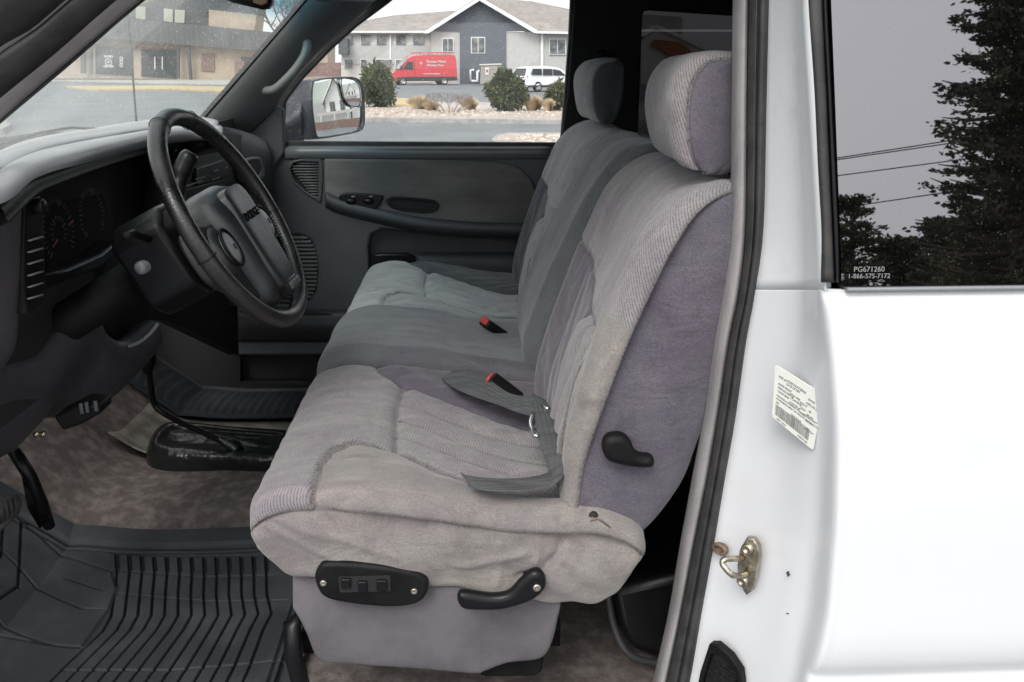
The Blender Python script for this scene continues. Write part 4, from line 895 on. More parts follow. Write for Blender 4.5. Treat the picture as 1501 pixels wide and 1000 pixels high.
# left end cap strip
rows = []
for (a, c) in (((-40, 300), (36, 264)), ((-40, 330), (37, 290)), ((-40, 400), (35, 350)), ((-40, 460), (33, 430)), ((-40, 520), (28, 506)), ((-40, 560), (10, 540))):
    p, q = PY(a[0], a[1], .16), PY(c[0], c[1], .235); rows.append([p, p+(q-p)*.5+Vector((0, -.012, 0)), q+Vector((-.004, -.003, 0)), q+Vector((-.02, .02, 0))])
grid('dash_end', rows, M['dashside'], dash, sub=(4, 4), thick=-.006)
# instrument cluster recess
clu = empty('instrument_cluster', (-.68, .55, 1.5)); attach(clu, dash)
clu.location = Vector((-.68, .55, 1.5))-Vector((-.7, 1.0, 1.5))
XC = -.70
flat('cluster_back', [[(.20, 1.24), (1.75, 1.24), (1.75, 1.60), (.20, 1.60)]], XF(XC), M['dark'], clu, depth=.01)
# lens, gauges
b = MB(); lens = [PX(72, 395, -.655), PX(135, 375, -.655), PX(160, 330, -.68), PX(70, 310, -.66)]
gm = pm('gauge_face', (.004, .004, .004), .7, spec=.1); M['gauge'] = gm
gf = flat('gauge_face', [lx([(62, 300), (150, 285), (172, 350), (150, 372), (100, 392), (72, 398), (62, 350)], -.66)], XF(-.66), gm, clu, depth=.004)
def gtick(cx, cy, r, a0, a1, n, X, par, long=5):
    b = MB()
    for k in range(n):
        a = R(a0+(a1-a0)*k/(n-1)); u = Vector((math.cos(a), math.sin(a))); w_ = .0012 if k % long else .002; l = .007 if k % long else .011
        p = Vector((cx, cy)); q = Vector((-u.y, u.x))*w_/2; pts = [p+u*r-q, p+u*r+q, p+u*(r-l)+q, p+u*(r-l)-q]; b.extr([(X, v.x, v.y) for v in pts], (.0006, 0, 0))
    return b.obj('gauge_marks', M['gmark'], par, smooth=False)
c0 = PX(86, 340, -.656); gtick(c0.y, c0.z, .052, 220, -40, 27, -.656, clu); gtick(c0.y, c0.z, .026, 220, -40, 14, -.656, clu)
c1 = PX(120, 322, -.656); gtick(c1.y+.04, c1.z, .048, 220, -40, 27, -.656, clu)
for A_, C_ in (((77, 362), (84, 352)), ((100, 330), (107, 324))):
    a, c = PX(*A_, -.652), PX(*C_, -.652); d = Vector((0, 0, .0012)); b = MB(); b.extr([a-d, c-d, c+d, a+d], (.001, 0, 0)); b.obj('needle', M['needle_red'], clu)
# lower cluster bezel and switches left of it
b = MB(); b.extr(fx([(62, 404), (100, 394), (150, 372), (172, 352), (180, 362), (150, 392), (100, 412), (70, 425)], -.625), (-.04, 0, 0)); b.obj('cluster_bezel', M['gloss'], clu, bevel=.004)
pod = flat('switch_pod', [lx([(38, 290), (60, 285), (66, 300), (66, 360), (70, 420), (66, 445), (40, 460), (34, 400)], -.60)], XF(-.60), M['black'], dash, depth=.05, bevel=.005)
b = MB()
for k in range(6):
    p, q = PX(39, 352+k*17, -.597), PX(60, 346+k*17, -.597); b.extr([p, q, q+Vector((0, 0, -.002)), p+Vector((0, 0, -.002))], (.004, 0, 0))
b.obj('switch_edges', M['greybutton'], pod)
b = MB(); p = PX(50, 303, -.60); b.lathe([(.011, 0), (.011, .012), (.008, .015), (.0005, .015)], XF(-.60) @ Matrix.Translation((p.y, p.z, 0)), 18); b.obj('headlamp_knob', M['gloss'], pod)
# fascia between cluster and far vent: radio, heater panel
rows = []
fa = flat('center_fascia', [lx([(246, 206), (330, 190), (392, 205), (396, 262), (392, 330), (345, 400), (250, 380), (238, 300)], -.63)], XF(-.63), M['black'], dash, depth=.04, bevel=.006)
def fxp(name, pxs, X, mat, par, dep=.006, bev=.0015): return flat(name, [lx(pxs, X)], XF(X), M[mat], par, depth=dep, bevel=bev)
for k in range(2): fxp('fascia_button', [(256+k*11, 220), (263+k*11, 218), (264+k*11, 240), (257+k*11, 243)], -.624, 'gloss', fa)
for k in range(2):
    b = MB(); p, q = PX(257+k*11, 219.5, -.621), PX(263+k*11, 217.8, -.621); b.extr([p, q, q+Vector((0, 0, -.003)), p+Vector((0, 0, -.003))], (.0006, 0, 0)); b.obj('button_mark', M['mark'], fa)
rad = fxp('radio', [(288, 246), (334, 232), (335, 258), (290, 272)], -.622, 'gloss', fa, .01)
b = MB()
for (x0, y0, x1, y1) in ((288, 247, 326, 234), (286, 262, 300, 258), (312, 250, 320, 248), (310, 263, 322, 259), (272, 272, 296, 264), (274, 208, 296, 203), (330, 245, 333, 244)):
    p, q = PX(x0, y0, -.6195), PX(x1, y1, -.6195); b.extr([p, q, q+Vector((0, 0, -.003)), p+Vector((0, 0, -.003))], (.0008, 0, 0))
b.obj('radio_trim', M['greybutton'], rad, smooth=False)
fxp('heater_panel', [(266, 280), (330, 262), (332, 300), (268, 320)], -.622, 'gloss', fa, .01)
v2 = flat('air_vent', [lx([(352, 236), (378, 230), (384, 245), (382, 262), (360, 268), (352, 255)], -.62, 3), lx([(356, 240), (374, 235), (379, 246), (377, 257), (362, 262), (357, 253)], -.62, 3)], XF(-.612), M['pillar'], dash, depth=.02, bevel=.004)
b = MB()
for k in range(5):
    p, q = PX(357, 241+k*5, -.622), PX(378, 236+k*5, -.622); b.extr([p, q, q+Vector((-.01, 0, .004)), p+Vector((-.01, 0, .004))], (0, 0, -.002))
b.obj('slats', M['black'], v2); fxp('vent_back', [(354, 238), (378, 232), (382, 262), (358, 266)], -.632, 'dark', v2, .002, 0)
# far end of dash, rounded
rows = []
for (a, m2_, c) in (((330, 186), (362, 196), (392, 208)), ((335, 205), (370, 215), (398, 230)), ((338, 240), (372, 250), (400, 262)), ((340, 300), (372, 310), (402, 318)), ((340, 380), (372, 385), (400, 395)), ((340, 450), (368, 455), (398, 460))):
    p, m3, q = PY(*a, 1.45), PY(*m2_, 1.62), PY(*c, 1.78); rows.append([p+Vector((-.05, 0, 0)), p, m3+Vector((.012, 0, 0)), q, q+Vector((-.05, .04, 0))])
grid('glovebox_panel', rows, M['trimdark'], dash, sub=(4, 4), thick=-.006)
# knee bolster (lower purple-black panel)
topk = [(-60, 545), (0, 536), (48, 526), (78, 502), (105, 470), (124, 459), (138, 466), (150, 488), (170, 503), (190, 500), (208, 488), (226, 472)]
rows = []
for i, (px, py) in enumerate(topk):
    Y0 = .22+(px+60)/286*.52
    p = PY(px, py, Y0); q = PY(max(-80, px-14), py+(105-i*2 if i < 5 else 90-6*(i-5)), Y0+.02); r_ = PY(max(-90, px-24), py+(150-i*2 if i < 5 else 130-9*(i-5)), Y0+.03)
    rows.append([p+Vector((-.06, .02, -.03)), p+Vector((-.01, 0, 0)), p+Vector((.006, -.004, -.012)), (p+q)/2+Vector((.022, -.01, 0)), q, r_+Vector((-.04, .01, 0)), r_+Vector((-.16, .02, -.01))])
grid('knee_panel', rows, M['dashlow'], dash, sub=(5, 4), thick=-.006)
rows = []
for t in range(7):
    u = t/6; px0 = 170+60*u; py0 = 503-34*math.sin(u*1.35)**1.3 if u < .6 else 503-34*u
    p = PY([172, 184, 196, 206, 215, 222, 227][t], [504, 504, 500, 494, 486, 478, 471][t], .66); rows.append([p, p+Vector((.006, -.004, -.004)), p+Vector((.004, -.003, -.010))])
b = MB(); b.tube([r[1] for r in rows], .0035, 8); b.obj('knee_panel_lip', M['dashpad'], dash)
# black filler behind: column tunnel, radio stack underside
b = MB(); b.box((-.92, .24, 1.30), (-.712, 1.80, 1.57)); b.obj('dash_core', M['dark'], dash)
b = MB(); b.extr(fx([(150, 360), (250, 330), (345, 330), (350, 520), (250, 470), (230, 468), (200, 500), (175, 500), (150, 470)], -.69), (-.03, 0, 0)); b.obj('lower_fascia', M['dark'], dash)
# hood release / diagnostics port under the dash
hr = MB(); hr.extr([PY(78, 612, .42), PY(118, 592, .42), PY(145, 595, .42), PY(148, 606, .42), PY(120, 622, .42), (PY(92, 632, .42))], (-.0, .05, .0)); ho = hr.obj('brake_release', M['black'], dash, bevel=.004)
b = MB()
for (px, py) in ((120, 596), (128, 594), (141, 592)): 
    p = PY(px, py, .418); b.box((p.x-.003, p.y-.004, p.z-.012), (p.x+.003, p.y, p.z+.006))
b.obj('port_edges', M['trim'], dash, bevel=.001)
b = MB(); p = PY(66, 636, .40)
for dx in (-8, 2): p = PY(62+dx, 636, .40); b.lathe([(.005, 0), (.005, .004), (.0005, .006)], YF(0) @ Matrix.Translation((p.x, p.z, -p.y)), 12)
b.obj('dash_bolt', M['steel'], dash)
# ------------------------------------------------------------------ steering column and wheel
WC = Vector((-.388, .502, 1.511)); WB = .475; TW = .044
UP = Vector((-math.sin(WB), 0, math.cos(WB))); SD = Vector((math.sin(TW)*math.cos(WB), math.cos(TW), math.sin(TW)*math.sin(WB))).normalized()
WN = SD.cross(UP).normalized()
if WN.x < 0: WN = -WN
WM = Matrix((SD, UP, SD.cross(UP))).transposed().to_4x4(); WM.translation = WC
sgn = 1 if SD.cross(UP).dot(WN) > 0 else -1                    # local z towards the driver
col_ = empty('steering_column', WC-WN*.2); attach(col_, truck); col_.location = WC-WN*.2-truck.location
def wl(x, y, z): return WM @ Vector((x, y, z*sgn))
b = MB()
poly = [wl(-.085, .050, -.075), wl(-.085, -.055, -.075), wl(-.05, -.085, -.075), wl(.05, -.085, -.075), wl(.085, -.05, -.075), wl(.085, .05, -.075), wl(.05, .075, -.075), wl(-.05, .075, -.075)]
b.extr(poly, -WN*.095); b.obj('column_shroud', M['gloss'], col_, bevel=.012, seg=3)
b = MB(); b.tube([wl(0, -.01, -.2), wl(0, -.03, -.55)], .035, 14); b.tube([wl(0, -.01, -.08), wl(0, -.01, -.03)], .05, 20); b.obj('column_tube', M['black'], col_)
p = PY(209, 392, .42); b = MB(); m = frame(p, WN.cross(Vector((0, 1, 0))), WN.cross(WN.cross(Vector((0, 1, 0)))));
fr_ = frame(p, (1, 0, .2), (0, 0, 1)); b.lathe([(.0105, -.03), (.0105, .004), (.009, .008), (.0005, .009)], fr_ @ Matrix.Rotation(R(-20), 4, 'Y'), 20); b.obj('ignition_lock', M['greybutton'], col_)
b = MB(); b.tube(cr([PY(272, 330, .60), PY(262, 290, .64), PY(264, 262, .66), PY(272, 240, .67), PY(281, 224, .675)], 4), [.010]*5+[.013]*4+[.0165]*6+[.015, .012], 14); b.obj('shift_lever', M['gloss'], col_)
b = MB(); b.tube([wl(-.06, .03, -.11), PY(196, 392-50, .36), PY(182, 348, .34)], .006, 8); b.tube([PY(216, 335, .5), PY(240, 305, .5)], .003, 6); b.obj('tilt_lever', M['black'], col_)
wh = empty('steering_wheel', WC); attach(wh, truck); wh.location = WC-truck.location
b = MB(); pts = [wl(.181*math.sin(a), .181*math.cos(a), 0) for a in [2*math.pi*k/96 for k in range(96)]]
b.tube(pts, .0140, 18, closed=True); rim = b.obj('rim', M['leather'], wh)
for a0, a1 in ((100, 165), (195, 260)):                          # lacing inside the lower rim
    b = MB()
    for k in range(34):
        a = R(a0+(a1-a0)*k/33); 
        for dz in (-1, 1):
            c = wl(.1665*math.sin(a), .1665*math.cos(a), .0025*dz); d = wl(.1665*math.sin(a+.012), .1665*math.cos(a+.012), -.0025*dz); b.tube([c, d], .0008, 4)
    b.obj('stitching', M['greymark'], rim)
# grip seam rings
for a in (R(98), R(262), R(20), R(340)):
    b = MB(); b.tube([WM @ (Vector((math.sin(a), math.cos(a), 0))*(.181+.0153*math.cos(t))+Vector((0, 0, .0153*math.sin(t)))) for t in [2*math.pi*k/18 for k in range(18)]], .0008, 4, closed=True); b.obj('grip_seam', M['black'], rim)
# spokes: two broad arms, slightly below centre, plus a lower bridge
def slabw(name, loop, z0, z1, mat, par, bev=.006, sub=4, sg=3):
    l = cr([(x, y, 0) for x, y in loop], sub, True) if sub > 1 else [(x, y, 0) for x, y in loop]
    b = MB(); b.extr([wl(p[0], p[1], z0) for p in l], WN*(z1-z0)); return b.obj(name, M[mat], par, bevel=bev, seg=sg)
def dome(name, loop, z0, h, mat, par, K=12, sub=6, pw=2.6, M_=None):
    l = cr([(x, y, 0) for x, y in loop], sub, True); n = len(l); cx = sum(p[0] for p in l)/n; cy = sum(p[1] for p in l)/n
    vs = [wl(cx, cy, z0+h)]; 
    for k in range(1, K+1):
        t = k/K
        for p in l: vs.append(wl(cx+(p[0]-cx)*t, cy+(p[1]-cy)*t, z0+h*(1-t**pw)**.6 if t < 1 else z0))
    for p in l: vs.append(wl(p[0], p[1], z0-.03))
    fs = [(0, 1+i, 1+(i+1) % n) for i in range(n)]
    for k in range(K):
        a = 1+k*n
        for i in range(n): fs.append((a+i, a+n+i, a+n+(i+1) % n, a+(i+1) % n))
    return mesh_obj(name, vs, fs, M[mat], par, auto=60)
_wl = wl
def wl(x, y, z): return _wl(x, y-.036, z)
for s_ in (-1, 1):
    slabw('spoke', [(s_*.05, .035), (s_*.10, .050), (s_*.150, .058), (s_*.172, .045), (s_*.176, .010), (s_*.166, -.025), (s_*.120, -.058), (s_*.06, -.085)], -.030, -.006, 'hub', wh)
hubl = [(-.055, .090), (0, .098), (.055, .090), (.078, .060), (.080, .0), (.074, -.06), (.060, -.110), (.0, -.118), (-.060, -.110), (-.074, -.06), (-.080, 0), (-.078, .060)]
hub = dome('horn_pad', hubl, -.010, .040, 'hub', wh)
dome('pad_crown', [(-.042, .078), (0, .084), (.042, .078), (.050, .04), (.050, -.02), (.046, -.07), (.03, -.098), (0, -.1), (-.03, -.098), (-.046, -.07), (-.050, -.02), (-.050, .04)], .0235, .0062, 'hub', hub, pw=5)
for s_ in (-1, 1):
    c = (s_*.100, .004)
    dome('button_pod', [(c[0]+.034*math.cos(t), c[1]+.044*math.sin(t)) for t in [2*math.pi*k/12 for k in range(12)]], -.012, .020, 'hub', wh, sub=3)
    b = MB(); pp = [wl(c[0]+.0235*math.cos(t), c[1]+.030*math.sin(t), .0095) for t in [2*math.pi*k/32 for k in range(32)]]; b.tube(pp, .0028, 8, closed=True); b.obj('button_ring', M['black'], wh)
    hb = dome('horn_button', [(c[0]+.021*math.cos(t), c[1]+.027*math.sin(t)) for t in [2*math.pi*k/12 for k in range(12)]], .0085, .005, 'greybutton', wh, sub=3)
    b = MB(); z = .0145; b.tube([wl(c[0]-.004, c[1]-.002, z), wl(c[0]-.001, c[1]-.003, z), wl(c[0]+.003, c[1]-.006, z), wl(c[0]+.003, c[1]+.004, z), wl(c[0]-.001, c[1]+.001, z), wl(c[0]-.004, c[1]+.002, z)], .0007, 4); b.obj('horn_symbol', M['darkmark'], hb)
TM = WM if sgn > 0 else WM @ Matrix.Diagonal((1, 1, -1, 1))
def wtext(s, x, y, z, size, mat, par, **k):
    u = SD if sgn > 0 else -SD
    # the driver's right is +Y? text must read along the passenger direction when seen from the seat
    u = Vector(SD); v = UP
    if u.cross(v).dot(WN) < 0: u = -u
    return text('lettering', s, size, frame(wl(x, y, z), u, v), M[mat], par, **k)
M['dark2mark'] = pm('moulded_lettering', (.002, .002, .002), .8, spec=.1)
wtext('DODGE', 0, .030, 0.0300, .0195, 'dark2mark', hub, depth=.0006, bold=.0003, sx=.95, sp=1.12)
b = MB()
for q in ([(-.006, -.047), (.006, -.047), (.006, -.059), (-.006, -.059)],):
    b.tube([wl(x, y, .0300) for x, y in q], .0006, 4, closed=True)
b.tube([wl(-.003, -.051, .0300), wl(.003, -.051, .0300), wl(.003, -.056, .0300)], .0006, 4); b.obj('airbag_mark', M['greymark'], hub)
M['sw'] = pm('switch_grey', (.045, .046, .048), .35)
sb = slabw('cruise_panel', [(-.030, -.088), (.030, -.088), (.028, -.112), (-.028, -.112)], .006, .0285, 'gloss', wh, bev=.003, sub=1)
for x in (-.020, -.0065, .007, .0205):
    slabw('cruise_button', [(x-.0055, -.093), (x+.0055, -.093), (x+.0055, -.105), (x-.0055, -.105)], .022, .034, 'sw', wh, bev=.002, sub=1)
# ------------------------------------------------------------------ transfer-case lever and boot on the tunnel
tc_ = empty('transfer_lever', (-.60, 1.1, .76)); attach(tc_, truck); tc_.location = Vector((-.60, 1.1, .76))-truck.location
ZB = .80
base = [PZ(*p, ZB-.03) for p in ((212, 655), (228, 622), (262, 614), (340, 622), (424, 628), (428, 640), (420, 672), (400, 684), (330, 682), (250, 680), (218, 672))]
topl = [PZ(*p, ZB+.01) for p in ((226, 645), (240, 625), (266, 620), (340, 627), (414, 632), (418, 640), (410, 660), (396, 666), (330, 664), (256, 656), (232, 652))]
b = MB(); n = len(base); inn = [PZ(*p, ZB-.015) for p in ((240, 643), (250, 630), (270, 626), (340, 633), (404, 638), (406, 643), (400, 654), (390, 659), (330, 656), (262, 650), (244, 647))]
deep = [p+Vector((0, 0, -.01)) for p in inn]
c_ = sum(inn, Vector())/n
rows_ = [[p+Vector((0, 0, -.08)) for p in base], base, topl, inn, [c_+(p-c_)*.5+Vector((0, 0, .006*math.sin(i*2.3))) for i, p in enumerate(inn)], [c_+(p-c_)*.05+Vector((0, 0, .012)) for p in inn]]
vs = [q for r in rows_ for q in cr(r, 4, True)]; m_ = 4*n
fs = [(i*m_+j, i*m_+(j+1) % m_, (i+1)*m_+(j+1) % m_, (i+1)*m_+j) for i in range(len(rows_)-1) for j in range(m_)]+[tuple(range((len(rows_)-1)*m_, len(rows_)*m_))]
M['boot'] = pm('boot_vinyl', (.010, .011, .0115), .28, bump=.35, bs=24, spec=.6)
o = mesh_obj('boot', vs, fs, M['boot'], tc_); o.modifiers.new('sub', 'SUBSURF').render_levels = 2
b = MB(); Yl = 1.12
b.tube(cr([PY(336, 652, 1.17), PY(310, 640, 1.16), PY(270, 622, 1.14), PY(240, 606, 1.12), PY(226, 592, 1.12), PY(221, 565, 1.11), PY(218, 538, 1.10)], 5), .0075, 12); b.obj('lever_arm', M['gloss'], tc_)
b = MB(); p = PY(217, 528, 1.10)
M4k = Matrix.Translation(p) @ Matrix.Rotation(R(12), 4, 'Y'); b.lathe([(.009, -.034), (.016, -.018), (.019, 0), (.017, .014), (.010, .022), (.001, .024)], M4k, 20); b.obj('knob', M['gloss'], tc_)
b = MB(); p = PY(345, 655, 1.17); q = PY(322, 643, 1.165); b.tube([p+Vector((0, 0, -.01)), p, q, q+(q-p)*.1], [.022, .018, .0105, .009], 14); b.obj('lever_cuff', M['boot'], tc_)
b = MB(); b.extr([PY(215, 340, 1.84), PY(352, 300, 1.84), PY(352, 560, 1.84), PY(440, 560, 1.84), PY(900, 600, 1.84), PY(900, 640, 1.84), PY(120, 640, 1.84)], (0, .03, 0)); b.obj('kick_panel', M['dark'], truck)
b = MB(); b.extr([(-1.12, .15, .66), (-1.12, 1.86, .66), (-1.18, 1.86, 1.5), (-1.18, .15, 1.5)], (-.04, 0, 0)); b.obj('toe_board', M['carpet'], truck)
# pedals
pe = empty('pedal', PY(20, 745, .50)); attach(pe, truck); pe.location = PY(20, 745, .50)-truck.location
b = MB(); q = [PY(-60, 742, .50), PY(-5, 733, .50), (PY(28, 723, .53)), PY(33, 736, .54), PY(30, 752, .53), PY(-10, 790, .50), PY(-60, 806, .48)]
b.extr(q, (-.012, .012, -.01)); b.obj('pedal_pad', M['rubber'], pe, bevel=.004)
b = MB()
for k in range(12):
    t = k/12; a = PY(-50+80*t, 745-16*t, .498+.03*t); c = PY(-46+80*t, 795-44*t, .490+.035*t); b.tube([a+Vector((.001, -.004, .003)), c+Vector((.001, -.004, .003))], .0022, 5)
b.obj('pedal_ribs', M['rubber'], pe)
b = MB(); b.tube([PY(20, 660, .62), PY(45, 700, .62), PY(62, 740, .62), PY(72, 770, .66)], .012, 8); b.extr([PY(30, 690, .62), PY(62, 740, .62), PY(73, 762, .62), PY(58, 775, .62), PY(40, 745, .60)], (-.01, .02, 0)); b.obj('pedal_arm', M['gloss'], pe)
# mat rubber: shade in the grooves is painted into the colour, near black
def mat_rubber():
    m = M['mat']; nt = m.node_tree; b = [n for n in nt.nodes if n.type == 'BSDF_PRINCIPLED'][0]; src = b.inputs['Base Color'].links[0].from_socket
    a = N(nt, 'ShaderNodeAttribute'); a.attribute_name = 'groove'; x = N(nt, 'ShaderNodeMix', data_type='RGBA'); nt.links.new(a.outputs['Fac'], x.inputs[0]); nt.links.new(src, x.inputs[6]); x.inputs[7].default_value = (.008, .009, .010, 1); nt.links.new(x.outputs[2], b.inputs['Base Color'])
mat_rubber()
# ------------------------------------------------------------------ floor mats (loose: things of their own)
def mat_z(x, y):
    up = max(0, (-x-.92))*.9
    h = np.interp(y, [.0, .72, .84, .92, 1.0, 1.15, 1.24, 1.32, 1.45, 2], [0, 0, .012, .055, .075, .075, .055, .012, 0, 0]); return .68+up+h+.014*math.exp(-((x+.92)/.10)**2)
fm_ = empty('floor_mat', (-.7, .5, .68)); tag(fm_, 'ribbed black rubber floor mat in front of the driver seat', 'floor mat', 'rubber floor mats')
rel = lambda o_, r_: o_
def heightmat(name, x0, x1, y0, y1, fn, par, nx=240, ny=200, mat='mat'):
    xs = np.linspace(x0, x1, nx); ys = np.linspace(y0, y1, ny); X, Y = np.meshgrid(xs, ys, indexing='ij')
    Z = np.vectorize(mat_z)(X, Y)+.017+fn(X, Y)
    vs = np.stack([X, Y, Z], -1).reshape(-1, 3).tolist(); fs = [(i*ny+j, (i+1)*ny+j, (i+1)*ny+j+1, i*ny+j+1) for i in range(nx-1) for j in range(ny-1)]
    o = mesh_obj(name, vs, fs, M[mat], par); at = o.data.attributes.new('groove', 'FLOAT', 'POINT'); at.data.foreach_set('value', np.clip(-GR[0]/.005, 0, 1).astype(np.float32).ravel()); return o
def pzl(pts, z=.70): return [(p.x, p.y) for p in (PZ(a, c, z) for a, c in pts)]
def sstep(d, w): return np.clip(d/w+.5, 0, 1)
GR = [None]
def driver_mat(X, Y):
    h = np.zeros(X.shape); g0 = h
    edge = pzl([(120, 802), (200, 806), (300, 806), (400, 800)])
    # outer rolled border
    bd = np.minimum(np.minimum(.855-Y, Y-.16), np.minimum(-.335-X, X+1.12)); h += .010*sstep(.020-bd, .006)-.006*sstep(np.abs(bd-.030)*-1+.004, .003)
    h -= .004*sstep(.003-np.abs(bd-.045), .003)
    # heel pad on the left with curved border, long blocks on the right
    pad = pzl([(-60, 795), (165, 840), (172, 862), (160, 893), (120, 948), (60, 944), (-80, 930)])
    sp_ = polysd(X, Y, pad); inpad = sp_ > 0
    h -= .003*sstep(.0035-np.abs(sp_), .003)
    for l in ([(-20, 845), (30, 858), (80, 880), (120, 893), (155, 893)], [(-20, 915), (30, 935), (80, 946), (125, 948)], [(95, 853), (150, 866)], [(10, 860), (20, 815)], [(30, 880), (42, 815)], [(0, 905), (30, 878)]):
        h -= .007*sstep(.0022-linesd(X, Y, pzl(l)), .002)
    # fan of long ribs that run from the tunnel side, then bend forward
    rib = np.zeros(X.shape)
    for k in range(13):
        a = (172+k*18.2, 838); b_ = (168+k*18.6, 868); c = (163+k*19.6, 902-k*.5); d = (95+k*22.5, 975); e = (40+k*25, 1030)
        l = pzl([a, b_, c, (c[0]-12, c[1]+22), d, e]); rib = np.maximum(rib, sstep(.0022-linesd(X, Y, l), .0016))
        l = pzl([(a[0], 818), (a[0]+1, 836)]); rib = np.maximum(rib, sstep(.004-linesd(X, Y, l), .0016))
    notpad = ~inpad
    h -= np.where(notpad, .007*rib, 0)
    for l in ([(168, 838), (290, 843), (400, 842)], [(170, 870), (300, 878), (420, 878)], [(95, 981), (250, 982), (400, 966), (425, 964)], [(165, 818), (400, 816)]):
        h -= np.where(notpad, .005*sstep(.0024-linesd(X, Y, pzl(l)), .0016), 0)
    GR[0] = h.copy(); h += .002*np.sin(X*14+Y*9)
    return h
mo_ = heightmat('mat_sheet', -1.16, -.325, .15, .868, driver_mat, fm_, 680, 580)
mo_.data.name = 'mat_sheet'
fm2 = empty('floor_mat', (-.75, 1.6, .68)); tag(fm2, 'ribbed black rubber floor mat in the far footwell beyond the tunnel', 'floor mat', 'rubber floor mats')
def pass_mat(X, Y):
    bd = np.minimum(np.minimum(Y-1.59, 1.85-Y), np.minimum(-.30-X, X+1.16)); h = .008*sstep(.018-bd, .006)
    h += .003*sstep(np.sin(X*230+5*np.cos((Y-1.7)*9)), .5)*(bd > .04); GR[0] = h*0
    return h
heightmat('mat_sheet', -1.18, -.30, 1.58, 1.862, pass_mat, fm2, 260, 120, 'mat')
# bare concrete-coloured strip of worn carpet beside the far mat
M['wornc'] = pm('worn_carpet', (.22, .21, .175), 1, col2=(.11, .10, .085), ns=14, bump=.8, bs=300)
ws = [[(x, y, mat_z(x, y)+.004) for y in (1.27, 1.34, 1.42, 1.50, 1.61)] for x in (-1.0, -.9, -.75, -.6, -.35)]
grid('worn_carpet_strip', ws, M['wornc'], truck, sub=(4, 2), thick=.002)
# front sheet metal outside the cabin (seen only from a step to the side)
rows = []
for x, z in ((-1.32, 1.33), (-1.6, 1.33), (-2.1, 1.31), (-2.5, 1.27), (-2.68, 1.20), (-2.72, 1.0)):
    rows.append([(x, .10, z-.20), (x, .16, z-.03), (x, .35, z-.02), (x, .7, z+.03), (x, 1.0, z+.035), (x, 1.3, z+.03), (x, 1.65, z-.02), (x, 1.84, z-.03), (x, 1.9, z-.20)])
grid('hood', rows, M['paint'], truck, sub=(3, 3), thick=.01)
b = MB(); b.box((-2.72, .02, .62), (-.95, .10, 1.16)); b.box((-2.72, 1.90, .62), (-.80, 1.98, 1.16)); b.box((-2.78, .04, .55), (-2.70, 1.96, 1.16)); b.obj('fender', M['paint'], truck, bevel=.02)
b = MB(); b.box((1.96, .02, .75), (3.9, .06, 1.45)); b.box((1.96, 1.94, .75), (3.9, 1.98, 1.45)); b.box((1.96, .06, .75), (3.9, 1.94, .80)); b.box((3.86, .06, .80), (3.9, 1.94, 1.45)); b.obj('cargo_bed', M['paint'], truck, bevel=.01)
def wheel_unit(x, y, rad, wd, par, ax='Y', name='wheel', flip=1, arm='rubber', rimm='steel'):
    e = empty(name, (x, y, rad)); attach(e, par); 
    off = Vector((0, 0, 0)); p = par
    while p is not None: off += p.location; p = p.parent
    e.location = Vector((x, y, rad))-off
    M_ = Matrix.Translation((x, y, rad)) @ Matrix.Rotation(R(90), 4, 'X')
    b = MB(); b.lathe([(rad*.60, -wd/2), (rad*.93, -wd/2), (rad, -wd*.36), (rad, wd*.36), (rad*.93, wd/2), (rad*.60, wd/2), (rad*.60, -wd/2)], M_, 36); b.obj('tyre', M[arm], e, auto=40)
    b = MB()
    for sg in (-1, 1): b.lathe([(rad*.61, sg*wd*.46), (rad*.56, sg*wd*.30), (rad*.2, sg*wd*.22), (.001, sg*wd*.26)], M_, 28)
    b.obj('rim', M[rimm], e, auto=40); return e
for x in (-1.95, 2.95):
    for y in (.16, 1.84): wheel_unit(x, y, .40, .26, truck)
# ================================================================== THE PLACE OUTSIDE
def struct(o): o['kind'] = 'structure'; return o
M['asphalt'] = pm('asphalt', (.125, .138, .145), .75, col2=(.165, .178, .183), ns=.35, bump=.3, bs=90, det=9, mixlo=.4, mixhi=.65)
M['concrete'] = pm('concrete', (.42, .40, .37), .9, col2=(.34, .33, .31), ns=2, bump=.2, bs=60)
M['curb'] = pm('curb_concrete', (.36, .35, .33), .9, col2=(.26, .26, .25), ns=3, bump=.2, bs=60)
M['gravel'] = pm('gravel', (.50, .43, .36), 1, col2=(.30, .24, .20), ns=9, bump=1, bs=25, det=9)
M['drygrass'] = pm('dry_lawn', (.50, .38, .20), 1, col2=(.38, .31, .18), ns=2, bump=.6, bs=40, det=8)
g_ = MB(); g_.box((-500, -400, -.3), (500, 700, 0)); struct(g_.obj('asphalt_lot', M['asphalt'], None, smooth=False))
def slab(name, pxs, z0, z1, mat, ext=0):
    pts = [PZ(a, c, z1) for a, c in pxs]; b = MB(); b.extr([(p.x, p.y, z0) for p in pts], (0, 0, z1-z0)); o = b.obj(name, M[mat], None, smooth=False)
    if z1 > .05:
        m = o.modifiers.new('b', 'BEVEL'); m.width = .02; m.segments = 2
    return struct(o)
